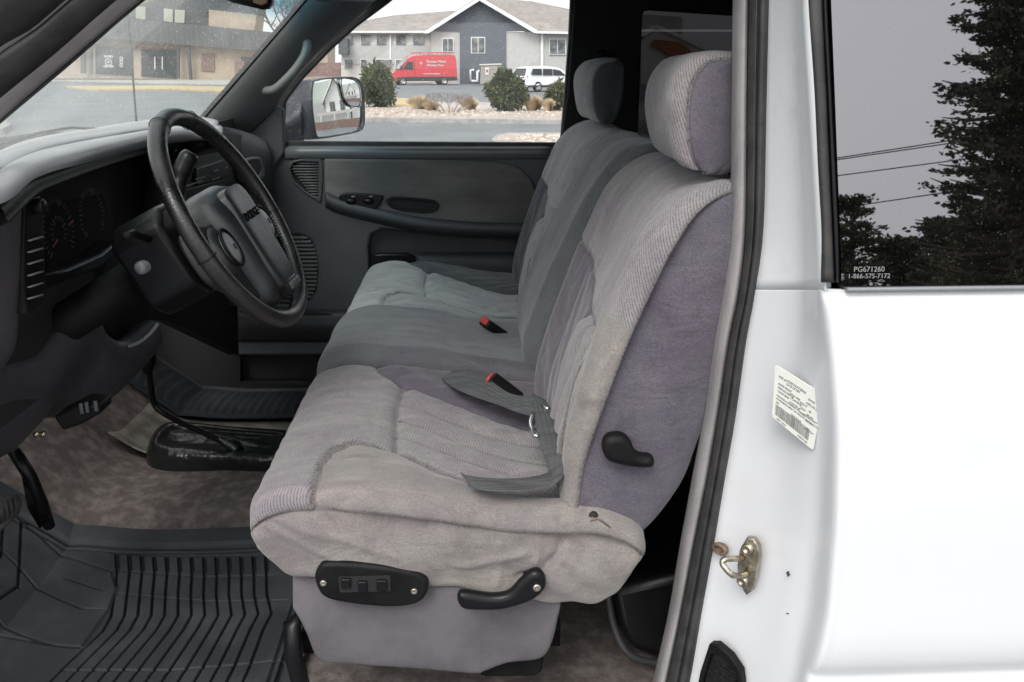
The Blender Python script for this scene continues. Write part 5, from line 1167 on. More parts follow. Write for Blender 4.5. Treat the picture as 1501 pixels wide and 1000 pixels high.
# ------- landscaping bed beyond the drive, its lawn and the lane behind
slab('planting_bed_kerb', [(440, 171.5), (600, 173), (840, 175.5), (1150, 178), (1150, 150), (840, 151), (600, 149), (540, 146), (440, 148)], -.05, .15, 'curb')
slab('gravel_bed', [(441, 170), (600, 171.6), (840, 174), (1149, 176), (1149, 151), (840, 152), (600, 150), (540, 147), (441, 149)], .05, .155, 'gravel')
slab('lawn', [(560, 155), (600, 156), (600, 144), (575, 143), (548, 146)], .05, .165, 'drygrass')
slab('concrete_strip', [(640, 157), (730, 159), (730, 153), (640, 152)], .05, .162, 'concrete')
slab('kerb_island', [(720, 204), (727, 197), (745, 194.5), (800, 194), (900, 195), (1000, 200), (1000, 232), (860, 222), (790, 214.5), (745, 211), (728, 208)], -.05, .15, 'curb')
slab('gravel_bed', [(727, 203), (733, 198), (748, 196), (800, 195.5), (895, 197), (990, 202), (990, 228), (860, 217), (792, 209.5), (748, 206.5), (733, 205)], .05, .158, 'gravel')
slab('forecourt', [(-200, 121), (100, 118), (250, 122), (420, 124), (420, 106), (250, 103.5), (-200, 103)], -.05, .12, 'concrete')
slab('lawn', [(95, 126), (250, 125), (330, 127), (420, 130), (420, 140), (340, 134), (250, 130), (130, 131)], -.05, .13, 'drygrass')
slab('lawn', [(405, 150), (450, 146), (530, 143), (560, 138), (530, 125), (405, 124)], -.05, .13, 'drygrass')
slab('road', [(-300, 150), (200, 146), (420, 162), (420, 172), (200, 158), (-300, 165)], -.02, .004, 'concrete') if False else None
slab('kerb_island', [(-60, 172), (5, 176), (17, 181), (5, 188), (-60, 190)], -.05, .15, 'curb')
# pebbles on the near island and the bed
b = MB(); rr = random.Random(5)
for k in range(1300):
    if k < 450: px, py = rr.uniform(742, 990), rr.uniform(198, 214)
    else: px, py = rr.uniform(445, 1140), rr.uniform(158, 170.5)
    p = PZ(px, py, .158); s = rr.uniform(.03, .10); a = rr.uniform(0, 3)
    if k < 450 and py > 196+(px-727)*.09+8: continue
    vs = [(p.x+s*math.cos(a+t)*rr.uniform(.7, 1.1), p.y+s*math.sin(a+t)*rr.uniform(.7, 1.1), p.z) for t in (0, 1.57, 3.14, 4.71)]+[(p.x, p.y, p.z+s*.55)]
    b.add(vs, [(0, 1, 4), (1, 2, 4), (2, 3, 4), (3, 0, 4)], rr.choice((0, 0, 1, 2)))
M['peb1'] = pm('pale_pebble', (.55, .48, .40), .9); M['peb2'] = pm('brown_pebble', (.30, .22, .17), .9); M['peb3'] = pm('grey_pebble', (.36, .34, .33), .9)
o = b.obj('pebbles', [M['peb1'], M['peb2'], M['peb3']], None); o['kind'] = 'stuff'; o['label'] = 'loose pale landscaping pebbles on the beds'; o['category'] = 'pebbles'
# ------- plants
M['ever'] = pm('evergreen_leaf', (.038, .058, .020), .8, col2=(.12, .135, .045), ns=1.4)
M['ever2'] = pm('olive_leaf', (.16, .165, .095), .8, col2=(.10, .11, .06), ns=2)
M['straw'] = pm('straw', (.62, .51, .34), .9, col2=(.48, .38, .24), ns=3)
M['twig'] = pm('bare_twig', (.15, .105, .08), .9, col2=(.24, .16, .12), ns=3)
M['bark'] = pm('bark', (.12, .095, .075), .95, bump=.6, bs=20)
def leafcloud(name, c, rx, ry, rz, n, size, mat, par, seed, shape='egg', flat_=.0):
    r = np.random.default_rng(seed); vs = []; fs = []
    cl = r.normal(size=(int(n/22)+1, 3)); cl /= np.linalg.norm(cl, axis=1, keepdims=True); cl *= r.uniform(.55, 1.0, (len(cl), 1)); cl *= (1+.16*np.sin(cl[:, :1]*5+seed)*np.cos(cl[:, 2:3]*6+seed*2)+.10*np.sin(cl[:, 1:2]*9))
    for k in range(n):
        q = cl[r.integers(len(cl))]*.92+r.normal(size=3)*.10; h = q[2]
        w_ = 1.0
        if shape == 'egg': w_ = 1.08-.35*max(0, h)
        if shape == 'cone': w_ = max(.06, (1-(h+1)/2))*1.25
        p = np.array(c)+np.array((q[0]*rx*w_, q[1]*ry*w_, h*rz))
        d = q+r.normal(size=3)*.6; d /= np.linalg.norm(d); e = np.cross(d, r.normal(size=3)); e /= np.linalg.norm(e)+1e-9
        L_ = size*r.uniform(.6, 1.4); W_ = L_*.42; b0 = len(vs)
        vs += [tuple(p-e*W_*.5), tuple(p+d*L_*.5-e*W_*.3+e*0), tuple(p+d*L_), tuple(p+d*L_*.5+e*W_*.6), tuple(p+e*W_*.5)]; fs.append((b0, b0+1, b0+2, b0+3, b0+4))
    return mesh_obj(name, vs, fs, mat, par, smooth=False)
def evergreen(px, pytop, pybase, halfw, seed, label, mat='ever'):
    base = PZ(px, pybase, .15); Y = base.y; top = PY(px, pytop, Y); hw = (PY(px+halfw, pybase, Y)-base).length; H = top.z-.15
    e = empty('evergreen_shrub', base, label, 'shrub', 'rounded shrubs in the far planting bed')
    b = MB(); b.tube([base, base+Vector((0, 0, H*.5))], [.10, .04], 8); b.obj('trunk', M['bark'], e)
    leafcloud('crown', (base.x, base.y, .15+H*.52), hw*1.0, hw*.9, H*.49, 11000 if mat == 'ever' else 4000, .12, M[mat], e, seed)
    return e
evergreen(555, 96, 157, 24.5, 11, 'dark green egg-shaped shrub beside the red van')
evergreen(742, 105, 163, 25.5, 12, 'dark green round shrub in front of the low enclosure')
evergreen(817, 121, 162, 16, 13, 'sparse olive green shrub in front of the white car', 'ever2')
def tuft(px, pytop, pybase, hw_, seed, label):
    base = PZ(px, pybase, .15); Y = base.y; top = PY(px, pytop, Y); hw = (PY(px+hw_, pybase, Y)-base).length; H = top.z-.15; r = random.Random(seed); b = MB()
    for k in range(700):
        a = r.uniform(0, 6.28); q = math.sqrt(r.random()); x0 = base+Vector((math.cos(a)*hw*.55*q, math.sin(a)*hw*.55*q, 0)); lean = hw*.75*q; h = H*(1-.4*q*q)*r.uniform(.7, 1.08)
        m1 = x0+Vector((math.cos(a)*lean*.35, math.sin(a)*lean*.35, h*.65)); t = x0+Vector((math.cos(a)*lean, math.sin(a)*lean, h)); w_ = Vector((-math.sin(a+1), math.cos(a+1), 0))*.012
        b.add([x0-w_, x0+w_, m1+w_, t, m1-w_], [(0, 1, 2, 3, 4)])
    o = b.obj('grass_clump', M['straw'], None, smooth=False); tag(o, label, 'ornamental grass', 'dry grass clumps in the far planting bed')
tuft(614, 138, 160, 16, 1, 'pale dry grass clump right of the first dark shrub')
tuft(632, 146, 162, 13, 2, 'low dry grass clump left of the bare reddish bush')
tuft(688, 141, 161, 14, 3, 'dry grass clump right of the bare reddish bush')
tuft(782, 137, 162, 15, 4, 'dry grass clump between dark round shrub and sparse shrub')
tuft(804, 143, 163, 9, 5, 'small dry grass clump at the foot of the sparse shrub')
def branchy(name, base, H, spread, seed, label, cat, depth=6, r0=.05, mat='twig', group=None, nb=3):
    r = random.Random(seed); tr = MB(); cr_ = MB()
    def grow_(p, d, L_, rad, lv):
        q = p+d*L_; m = p+d*L_*.5+Vector((r.uniform(-1, 1), r.uniform(-1, 1), 0))*L_*.06
        (tr if lv < 2 else cr_).tube([p, m, q], [rad, rad*.85, rad*.7], 5 if lv < 3 else 3, cap=False)
        if lv >= depth: return
        for k in range(nb if lv > 0 else nb+1):
            dd = (d+Vector((r.uniform(-1, 1), r.uniform(-1, 1), r.uniform(-.25, .7)))*spread).normalized(); grow_(q if k else m, dd, L_*r.uniform(.62, .85), rad*.62, lv+1)
    grow_(Vector(base), Vector((0, 0, 1)), H*.30, r0, 0)
    e = empty(name, base, label, cat, group); tr.obj('trunk', M['bark'], e); cr_.obj('crown', M[mat], e); return e
p = PZ(658, 165, .15)
bush = empty('bare_bush', p, 'bare reddish brown bush between the dry grass clumps', 'bush'); tw = MB(); rb_ = random.Random(4)
def twig(q, d, L_, lv):
    e_ = q+d*L_; tw.tube([q, e_], [.012/(lv+1), .008/(lv+1)], 3, cap=False)
    if lv < 4:
        for _ in range(3): twig(e_, (d+Vector((rb_.uniform(-1, 1), rb_.uniform(-1, 1), rb_.uniform(-.5, .6)))*.7).normalized(), L_*.72, lv+1)
for k in range(12): a_ = k*.53; twig(p+Vector((.3*math.cos(a_), .3*math.sin(a_), 0)), Vector((math.cos(a_)*.8, math.sin(a_)*.8, .75)).normalized(), .28, 0)
tw.obj('stems', M['twig'], bush)
# ------- gabled residential block
YH = 85.0
M['clad'] = pm('grey_cladding', (.42, .42, .40), .8, col2=(.46, .46, .44), ns=3); M['cladc'] = pm('cream_cladding', (.60, .57, .52), .85, col2=(.54, .51, .46), ns=1)
M['slate'] = pm('slate_blue_siding', (.085, .098, .118), .75, col2=(.10, .115, .135), ns=1.5); M['roofs'] = pm('brown_shingle', (.235, .215, .20), .95, col2=(.29, .265, .245), ns=1.2, bump=.5, bs=8, det=9)
M['wtrim'] = pm('white_trim', (.72, .73, .73), .6); M['pane'] = pm('house_pane', (.06, .07, .08), .12, col2=(.22, .22, .21), ns=2); M['brickw'] = pm('brick_fence', (.20, .13, .115), .9, col2=(.26, .17, .15), ns=3)
M['paver'] = pm('enclosure_block', (.36, .34, .31), .9, col2=(.30, .285, .26), ns=4)
ho_ = empty('apartment_block', (PY(705, 125, YH).x, YH, 0), 'long grey two-storey block with slate blue gable and brown roof', 'building')
def hp(name, pxs, Y, dep, mat, par=ho_, bev=0, holes=None): return flat(name, [[(PY(a, c, Y).x, PY(a, c, Y).z) for a, c in pxs]], YF(Y), M[mat], par, depth=dep, bevel=bev, smooth=False)
hp('wall', [(500, 47), (636, 47), (636, 128), (500, 128)], YH+6, .4, 'cladc')
hp('lower_cladding', [(500, 66), (636, 66), (636, 94), (500, 94)], YH+5.9, .1, 'clad')
hp('wall', [(634, 46), (784, 46), (784, 30), (703, 2), (634, 30), (634, 46), (634, 130), (900, 136), (900, 50), (784, 47)], YH+.05, .4, 'clad') if False else None
hp('wall', [(632, 44), (1000, 52), (1000, 138), (632, 131)], YH, .4, 'clad')
hp('gable_wall', [(634, 46), (703, 2), (784, 46), (742, 46), (742, 129), (674, 127), (674, 46)], YH-.12, .16, 'slate')
for x0, y0, x1, y1 in ((514, 49, 518, 64), (529, 50, 542, 64.5), (552, 50, 565.5, 64.5), (580, 49.5, 594.5, 64.5), (605, 49, 621, 64.5), (505, 87, 517, 99), (529, 87.5, 537, 99), (551, 87.5, 574, 99), (580, 88, 594, 99)):
    f = hp('window', [(x0-1, y0-1), (x1+1, y0-1), (x1+1, y1+1), (x0-1, y1+1)], YH+5.88, .12, 'wtrim'); hp('pane', [(x0, y0), (x1, y0), (x1, y1), (x0, y1)], YH+5.74, .08, 'pane', f)
for x0, y0, x1, y1 in ((649, 57, 664, 75), (691.5, 55.5, 710, 77), (806, 58, 828.5, 79), (870, 60, 890, 80)):
    Yw = YH-.14
    f = hp('window', [(x0-1.2, y0-1.2), (x1+1.2, y0-1.2), (x1+1.2, y1+1.4), (x0-1.2, y1+1.4)], Yw, .14, 'wtrim'); xm = (x0+x1)/2
    hp('pane', [(x0, y0), (xm-.6, y0), (xm-.6, y1), (x0, y1)], Yw-.05, .08, 'pane', f); hp('pane', [(xm+.6, y0), (x1, y0), (x1, y1), (xm+.6, y1)], Yw-.05, .08, 'pane', f)
def roofq(name, q, th=.25): b = MB(); b.extr(q, (0, 0, -th)); return b.obj(name, M['roofs'], ho_, smooth=False)
# left wing roof rises away from the eave
Pp = lambda a, c, Y: PY(a, c, Y)
roofq('roof', [Pp(495, 46.5, YH+5.4), Pp(628, 46.5, YH+5.4), Pp(690, 14, YH+12), Pp(577, 22.5, YH+12), Pp(535, 30, YH+9)])
hp('gutter', [(498, 45.3), (630, 45.3), (630, 48.3), (498, 48.3)], YH+5.3, .15, 'wtrim')
roofq('roof', [Pp(784, 45, YH-.8), Pp(1000, 50, YH-.8), Pp(1000, 25, YH+6), Pp(838, 14, YH+6), Pp(780, 2, YH+6), Pp(703, -4, YH+6)])
b = MB(); A_, B2, C2 = Pp(622, 48, YH-.9), Pp(703, -3.5, YH-.9), Pp(787, 48, YH-.9)
A3, B3, C3 = Pp(624, 44, YH+8), Pp(703, -3.5, YH+8), Pp(785, 45, YH+8)
bk = Vector((0, 9, 0)); up = Vector((0, 0, .12))
b.extr([A_+up, B2+up, B2+bk+up, A_+bk+up], (0, 0, -.10)); b.extr([B2+up, C2+up, C2+bk+up, B2+bk+up], (0, 0, -.10)); b.obj('roof', M['roofs'], ho_, smooth=False)
hp('fascia', [(621, 49), (623, 45.5), (703, -4.5), (787, 44), (789, 49), (783, 48.5), (703, 1), (628, 49)], YH-.95, .12, 'wtrim')
hp('gutter', [(787, 45.5), (1000, 50), (1000, 53.5), (787, 49)], YH-.9, .15, 'wtrim')
hp('downspout', [(792.5, 49), (796.5, 49), (796.5, 99), (792.5, 99)], YH-.2, .15, 'wtrim'); hp('downspout', [(571, 48), (573.5, 48), (573.5, 95), (571, 95)], YH+5.8, .12, 'wtrim')
# seen dark through the tinted rear glass: a cross gable with a timber panel
hp('porch_wall', [(940, 62), (962, 40), (1110, 110), (1110, 160), (940, 160)], YH-2, 2, 'cladc')
hp('porch_fascia', [(936, 50), (958, 36), (962, 36), (1110, 96), (1110, 101), (961, 41), (940, 55)], YH-2.3, .2, 'wtrim')
M['timber'] = pm('orange_timber', (.42, .17, .07), .7, col2=(.3, .12, .05), ns=3); hp('timber_panel', [(952, 66), (960, 57), (1000, 63), (1015, 76), (980, 83), (966, 68)], YH-2.4, .15, 'timber')
# low block enclosure and white conduit by the wall
en = empty('utility_enclosure', PZ(720, 124, 0), 'low tan block enclosure with a small sign, against the blue gable', 'enclosure')
YE = 79.0
hp('wall', [(705, 96), (734, 94.5), (736, 124), (704, 123)], YE, 1.5, 'paver', en); hp('cap', [(703, 94), (735.5, 93), (735.5, 95), (703, 96)], YE-.1, 1.7, 'cladc', en)
for k in range(4): hp('course', [(705.5, 101+k*5.5), (735, 100.5+k*5.7), (735, 101.3+k*5.7), (705.5, 101.8+k*5.5)], YE-.03, .06, 'curb', en)
sg_ = hp('sign', [(711.5, 99.5), (716.5, 99.5), (716.5, 109.5), (711.5, 109.5)], YE-.06, .05, 'wtrim', en); hp('sign_emblem', [(712.5, 102), (715.5, 102), (715.5, 106), (712.5, 106)], YE-.12, .04, 'red', sg_)
hp('meter_box', [(732, 98), (743, 97.5), (743, 104), (735, 105)], YE-.2, .5, 'slate', en)
b = MB(); b.tube([PY(*q, YH-.5) for q in ((690, 119), (690, 103), (695, 102.5))], .12, 6); b.tube([PY(*q, YH-.5) for q in ((691, 119), (700, 119), (700, 105), (703, 104))], .14, 6); o = b.obj('white_conduit', M['wtrim'], ho_)
# brick fence at left of the van
bf = hp('brick_fence', [(430, 93), (510, 91.5), (574, 92.5), (574, 112), (510, 112), (430, 113)], 92, .4, 'brickw', None); tag(bf, 'reddish brown brick wall behind the first dark shrub', 'wall')
# ------- vehicles
M['vred'] = pm('van_red_paint', (.52, .035, .045), .3, coat=.6); M['vwhite'] = pm('car_white_paint', (.72, .76, .78), .25, coat=.6); M['vglass'] = pm('vehicle_glass', (.02, .024, .028), .08); M['vwind'] = pm('vehicle_windscreen', (.38, .40, .40), .12)
M['vblack'] = pm('vehicle_trim', (.04, .04, .042), .5); M['lamp'] = pm('lamp_lens', (.65, .65, .65), .15); M['taill'] = pm('tail_lens', (.35, .03, .03), .2); M['tyre'] = pm('tyre', (.025, .025, .026), .8); M['rim'] = pm('silver_rim', (.5, .5, .5), .3, metal=.8)
def vehicle(name, label, cat, prof, W, tw, paint, wheels, wr, loc, rz, scale=1, waist=.55):
    """prof: closed (x,z) side outline, front at -x; tw: width factor at height z. Local coordinates."""
    e = empty(name, loc, label, cat, None, rz); e.scale = (scale,)*3
    pr = [(p[0], p[1]) for p in cr([(a, c, 0) for a, c in prof], 3, True)]; n = len(pr); vs = []; K = 9
    zs = [p[1] for p in pr]; cx = sum(p[0] for p in pr)/n; cz = sum(zs)/n
    for k in range(K):
        s = -1+2*k/(K-1); sh = 1-.05*abs(s)**6
        for x, z in pr: vs.append((cx+(x-cx)*(sh if abs(s) < 1 else .985), s*W/2*tw(z), cz+(z-cz)*sh))
    fs = [(k*n+i, k*n+(i+1) % n, (k+1)*n+(i+1) % n, (k+1)*n+i) for k in range(K-1) for i in range(n)]+[tuple(range(n))[::-1], tuple(range((K-1)*n, K*n))]
    mesh_obj('body', vs, fs, paint, e, world=False, auto=40)
    for x in wheels:
        for s in (-1, 1):
            q = empty('wheel', (x, s*(W/2-.11), wr)); q.parent = e; M_ = Matrix.Rotation(R(90), 4, 'X')
            b = MB(); b.lathe([(wr*.6, -.11), (wr*.95, -.11), (wr, -.07), (wr, .07), (wr*.95, .11), (wr*.6, .11), (wr*.6, -.11)], M_, 24); b.obj('tyre', M['tyre'], q, world=False, auto=40)
            b = MB()
            for sg in (-1, 1):
                b.lathe([(wr*.62, sg*.115), (wr*.5, sg*.085), (wr*.15, sg*.10), (.001, sg*.10)], M_, 20)
                for k in range(5):
                    a = k*1.2566; b.tube([(wr*.1*math.cos(a), sg*.12, wr*.1*math.sin(a)), (wr*.58*math.cos(a), sg*.12, wr*.58*math.sin(a))], .03, 4)
            b.obj('rim', M['rim'], q, world=False)
    return e
def vpanel(name, loop, y, mat, par, th=.02, tilt=0):
    b = MB(); s = -1 if y < 0 else 1; b.extr([(x, y+(z*0), z) if not tilt else (x, y-s*(z-tilt[0])*tilt[1], z) for x, z in loop], (0, s*th, 0)); return b.obj(name, M[mat], par, world=False, smooth=False)
vbase = PZ(620, 124.5, 0)
vw = lambda z: 1-.10*max(0, (z-1.0)/1.7)**1.5
van = vehicle('delivery_van', 'bright red high-roof van with roof ladders and white lettering, parked nose left', 'van',
    [(-2.95, .45), (-3.0, .75), (-2.95, 1.05), (-2.6, 1.25), (-2.25, 1.35), (-1.75, 2.0), (-1.35, 2.42), (-.9, 2.55), (0, 2.62), (1.5, 2.63), (2.7, 2.60), (2.93, 2.45), (3.0, 1.5), (3.0, .55), (2.9, .36), (0, .34), (-2.7, .34)], 2.05, vw, M['vred'], (-2.05, 1.75), .36, (vbase.x, vbase.y, 0), R(16), 1.0)
ty = (1.0, .035)
for s in (-1, 1):
    vpanel('side_window', [(-2.0, 1.38), (-1.12, 1.32), (-1.12, 2.0), (-1.55, 2.02)], s*1.035, 'vglass', van, .02, ty)
    vpanel('lower_cladding', [(-2.6, .40), (2.95, .40), (2.95, .72), (-1.5, .72), (-2.6, .66)], s*1.03, 'vblack', van, .02)
    vpanel('door_line', [(-.98, .75), (-.95, .75), (-.95, 2.3), (-.98, 2.3)], s*1.035, 'vblack', van, .006, ty)
    b = MB(); b.box((-2.25, s*1.12-.1, 1.35), (-2.1, s*1.12+.1, 1.65)); b.obj('wing_mirror', M['vblack'], van, world=False, bevel=.03)
b = MB(); b.extr([(-2.32, -.88, 1.36), (-2.32, .88, 1.36), (-1.50, .80, 2.30), (-1.50, -.80, 2.30)], (-.05, 0, .04)); b.obj('windscreen', M['vwind'], van, world=False, smooth=False)
b = MB(); b.box((-3.03, -.95, .42), (-2.9, .95, .72)); b.box((-3.02, -.55, .80), (-2.92, .55, 1.08)); b.obj('grille', M['vblack'], van, world=False, bevel=.03)
for s in (-1, 1):
    b = MB(); b.extr([(-3.0, s*.60, .85), (-2.92, s*.98, .88), (-2.72, s*1.02, 1.12), (-2.88, s*.68, 1.12)], (-.03, 0, .02)); b.obj('headlight', M['lamp'], van, world=False, smooth=False)
b = MB()
for y in (-.7, -.35, .3, .65): b.tube([(-.9, y, 2.78), (2.6, y, 2.80)], .03, 5)
for x in (-.7, 0, .8, 1.6, 2.4): b.tube([(x, -.8, 2.62), (x, -.8, 2.76), (x, .8, 2.76), (x, .8, 2.62)], .025, 5)
b.obj('roof_rack', M['vred'], van, world=False)
def vtext(s, x, z, size): return text('lettering', s, size, frame((x, -1.035+(z-1)*.035*1.0-.012, z), (1, 0, 0), (0, .035, 1)), M['mark'], van, depth=.004, world=False, align='CENTER', bold=.004)
vtext('Thomas Water', 1.05, 2.02, .30); vtext('Filtration Pros', .95, 1.70, .27); vtext('+', -.35, 1.86, .55); vtext('service and installation', .6, .98, .17)
sbase = PZ(795, 134, 0)
sw_ = lambda z: 1-.20*max(0, (z-.95)/.8)**1.3
suv = vehicle('parked_suv', 'white sport utility car parked facing away, with tinted windows', 'car',
    [(-2.55, .45), (-2.6, .75), (-2.55, 1.0), (-2.48, 1.15), (-2.3, 1.62), (-2.0, 1.76), (-1.0, 1.81), (0.1, 1.78), (.75, 1.62), (1.35, 1.22), (2.2, 1.05), (2.5, .85), (2.55, .5), (2.4, .32), (-2.4, .32)], 1.98, sw_, M['vwhite'], (-1.45, 1.5), .37, (sbase.x+.3, sbase.y, 0), R(-150+180), .92)
for s in (-1, 1):
    tl_ = (.95, .20)
    vpanel('side_window', [(-1.02, 1.17), (-.15, 1.15), (-.15, 1.60), (-.95, 1.62)], s*1.0, 'vglass', suv, .015, tl_); vpanel('side_window', [(-.08, 1.15), (1.05, 1.13), (.55, 1.50), (-.08, 1.60)], s*1.0, 'vglass', suv, .015, tl_)
    vpanel('side_window', [(-2.05, 1.22), (-1.12, 1.18), (-1.08, 1.62), (-1.85, 1.62)], s*1.0, 'vglass', suv, .015, tl_)
    vpanel('lower_cladding', [(-2.4, .33), (2.4, .33), (2.4, .48), (-2.4, .48)], s*.985, 'vblack', suv, .02)
    b = MB(); b.box((.95, s*1.05-.1, 1.1), (1.1, s*1.05+.1, 1.27)); b.obj('wing_mirror', M['vwhite'], suv, world=False, bevel=.03)
    b = MB(); b.extr([(-2.58, s*.55, .98), (-2.50, s*.94, 1.0), (-2.30, s*.97, 1.12), (-2.50, s*.6, 1.10)], (-.03, 0, .0)); b.obj('tail_light', M['taill'], suv, world=False, smooth=False)
b = MB(); b.extr([(-2.53, -.78, 1.18), (-2.53, .78, 1.18), (-2.26, .68, 1.64), (-2.26, -.68, 1.64)], (-.03, 0, .01)); b.obj('rear_window', M['vglass'], suv, world=False, smooth=False)
b = MB(); b.box((-2.62, -.9, .35), (-2.45, .9, .60)); b.obj('rear_bumper', M['vblack'], suv, world=False, bevel=.04)
# ------- brown commercial building seen through the windshield
YB = 104.0
M['tanb'] = pm('tan_brick', (.44, .35, .27), .9, col2=(.38, .30, .23), ns=.6, bump=.3, bs=12); M['dband'] = pm('dark_metal_band', (.085, .085, .09), .7, col2=(.11, .11, .115), ns=.5, stretch=(8, 8, .05), mixlo=.45, mixhi=.55)
M['upw'] = pm('dark_upper_wall', (.075, .08, .085), .8); M['doorg'] = pm('entrance_glass', (.022, .035, .034), .1); M['bwin'] = pm('pale_blind', (.45, .46, .38), .7)  # upper windows get a plain pale blind tone
cb_ = empty('commercial_building', (PY(250, 112, YB).x, YB, 0), 'brown brick commercial building with dark metal band and glass entrance doors', 'building')
def bp_(name, pxs, Y, dep, mat, par=cb_): return flat(name, [[(PY(a, c, Y).x, PY(a, c, Y).z) for a, c in pxs]], YF(Y), M[mat], par, depth=dep, smooth=False)
bp_('wall', [(-200, 40), (480, 62), (480, 119), (330, 118), (-200, 108)], YB, 6, 'tanb')
bp_('metal_band', [(-200, 50), (150, 56), (330, 71), (415, 76), (415, 49), (305, 38), (190, 28), (-200, 10)], YB-1.2, 1.4, 'dband')
bp_('upper_wall', [(-200, -60), (310, -60), (310, 38), (190, 30), (-200, 15)], YB+.8, 5, 'upw')
bp_('upper_brick', [(306, 14), (376, 22), (372, 50), (306, 40)], YB-.6, 4, 'tanb')
bp_('upper_wall', [(300, -60), (378, -60), (378, 22), (300, 16)], YB+.2, 4, 'upw')
for q in ([(199, 9), (213, 10), (213, 29), (199, 27)], [(240, 12), (253, 14), (253, 33), (240, 31)], [(256, 14), (271, 15), (270, 34), (256, 33)]):
    bp_('window', q, YB+.6, .2, 'bwin')
def bdoor(x0, y0, x1, y1):
    f = bp_('entrance_door', [(x0, y0), (x1, y0+3), (x1, y1+3), (x0, y1)], YB-.2, .3, 'doorg')
    for k in range(1, 3):
        xm = x0+(x1-x0)*k/3; bp_('mullion', [(xm-.5, y0+k), (xm+.5, y0+k), (xm+.5, y1+k), (xm-.5, y1+k)], YB-.35, .14, 'upw', f)
    return f
d1 = bdoor(140, 68, 194, 108); d2 = bdoor(207, 72, 258, 112)
def btext(s, px, py, size, par, rot=0): 
    p = PY(px, py, YB-.42); return text('lettering', s, size, frame(p, (1, 0, 0), (0, 0, 1)) @ Matrix.Rotation(rot, 4, 'Z'), M['mark'], par, depth=.02, bold=.02)
b = MB(); p = PY(159, 91, YB-.45); b.tube([p+Vector((.36*math.cos(t), 0, .36*math.sin(t))) for t in [k*math.pi/10 for k in range(20)]], .055, 5, closed=True); b.tube([p+Vector((-.2, 0, 0)), p+Vector((.2, 0, 0))], .06, 5); b.tube([p+Vector((0, 0, -.2)), p+Vector((0, 0, .2))], .06, 5); b.obj('door_emblem', M['mark'], d1)
btext('PHYSIO', 159, 83, .30, d1); btext('CENTER', 159, 97.5, .30, d1)
for k in range(3):
    p = PY(178, 86+k*5, YB-.45); b = MB(); b.tube([p+Vector((.16*math.cos(t), 0, .16*math.sin(t))) for t in [q*math.pi/5 for q in range(10)]], .07, 5, closed=True); b.obj('door_decal', M['mark'], d1)
for x in (226, 237): bp_('door_pull', [(x, 83), (x+1.6, 83), (x+1.6, 103), (x, 101)], YB-.5, .1, 'mark', d2)
for q in ([(118, 64), (124, 64), (124, 108), (118, 108)], [(131, 66), (134, 66), (134, 108), (131, 108)], [(273, 66), (277, 66), (281, 118), (277, 118)], [(259, 70), (262, 70), (262, 115), (259, 115)]): bp_('post', q, YB-1.0, .4, 'upw')
bp_('red_poster', [(295, 78), (314, 79), (314, 105), (295, 104)], YB-.15, .1, 'brickw'); bp_('window', [(353, 83), (376, 85), (372, 96), (354, 94)], YB-.15, .1, 'upw'); bp_('brick_panel', [(344, 88), (358, 89), (358, 118), (344, 117)], YB-.3, .3, 'brickw')
for q in ([(98, 62), (200, 68), (200, 70), (98, 64)], [(207, 69), (258, 72), (258, 74), (207, 71)]): bp_('door_header', q, YB-.3, .3, 'brickw')
for k in range(4): btext('entrance', 333+k*1.5, 84+k*5, .5, cb_) if False else None
# roadside sign board reflection is not part of the place; bare trees beyond the building
branchy('bare_tree', PY(415, 118, 118)*1.0, 17, .75, 21, 'bare tree standing beyond the end of the brown building', 'tree', 7, .22, group=None, nb=3)
branchy('bare_tree', PY(446, 112, 110), 9, .8, 22, 'slim bare tree in front of the brick wall, left of the door mirror', 'tree', 6, .14, nb=3)
dk = hp('sign_box', [(496, 56), (509, 56), (509, 80), (496, 80)], YH+4, 3, 'upw', None); tag(dk, 'dark boxy sign at the left end of the pale block', 'sign')
# ------- behind the camera: what the glass and the mirror show
WX = Vector((.969, .245, 0)); wc = PY(492, 157, 2.12)+WX*44; wc.z = 0
wh_ = empty('white_house', wc, 'white gabled house with pale green roof, seen in the door mirror', 'house')
u = Vector((-WX.y, WX.x, 0))       # across the view
def HB(name, loop, d0, d1, mat, par): b = MB(); b.extr([wc+u*a+WX*d0+Vector((0, 0, z)) for a, z in loop], WX*(d1-d0)); return b.obj(name, M[mat], par, smooth=False)
M['hwhite'] = pm('white_siding', (.75, .75, .72), .7); M['groof'] = pm('green_grey_roof', (.42, .47, .42), .8)
HB('wall', [(-4, 0), (4, 0), (4, 5.2), (0, 8.6), (-4, 5.2)], 0, 10, 'hwhite', wh_); HB('wall', [(5, 0), (16, 0), (16, 5), (5, 5)], 1, 9, 'hwhite', wh_)
HB('roof', [(-5, 4.6), (0, 8.8), (5, 4.6), (5, 4.9), (0, 9.2), (-5, 4.9)], -.8, 10, 'hwhite', wh_); HB('roof', [(5, 5), (17, 5), (17, 9.2), (1, 9.2)], 4, 9, 'groof', wh_); HB('roof', [(-17, 5), (-5, 5), (-1, 9.2), (-17, 9.2)], 4, 9, 'groof', wh_)
HB('wall', [(-17, 0), (-4, 0), (-4, 5), (-17, 5)], 1, 9, 'clad', wh_)
for a in (-2.6, 0.9): HB('window', [(a, 2.9), (a+1.7, 2.9), (a+1.7, 4.7), (a, 4.7)], -.1, 0.1, 'pane', wh_)
HB('porch_beam', [(-7, 2.4), (9, 2.4), (9, 2.9), (-7, 2.9)], -1.2, -.4, 'cladc', wh_)
for a in (-6, -1.6, 3.0): HB('porch_post', [(a, 0), (a+.35, 0), (a+.35, 2.5), (a, 2.5)], -1.2, -.9, 'wtrim', wh_)
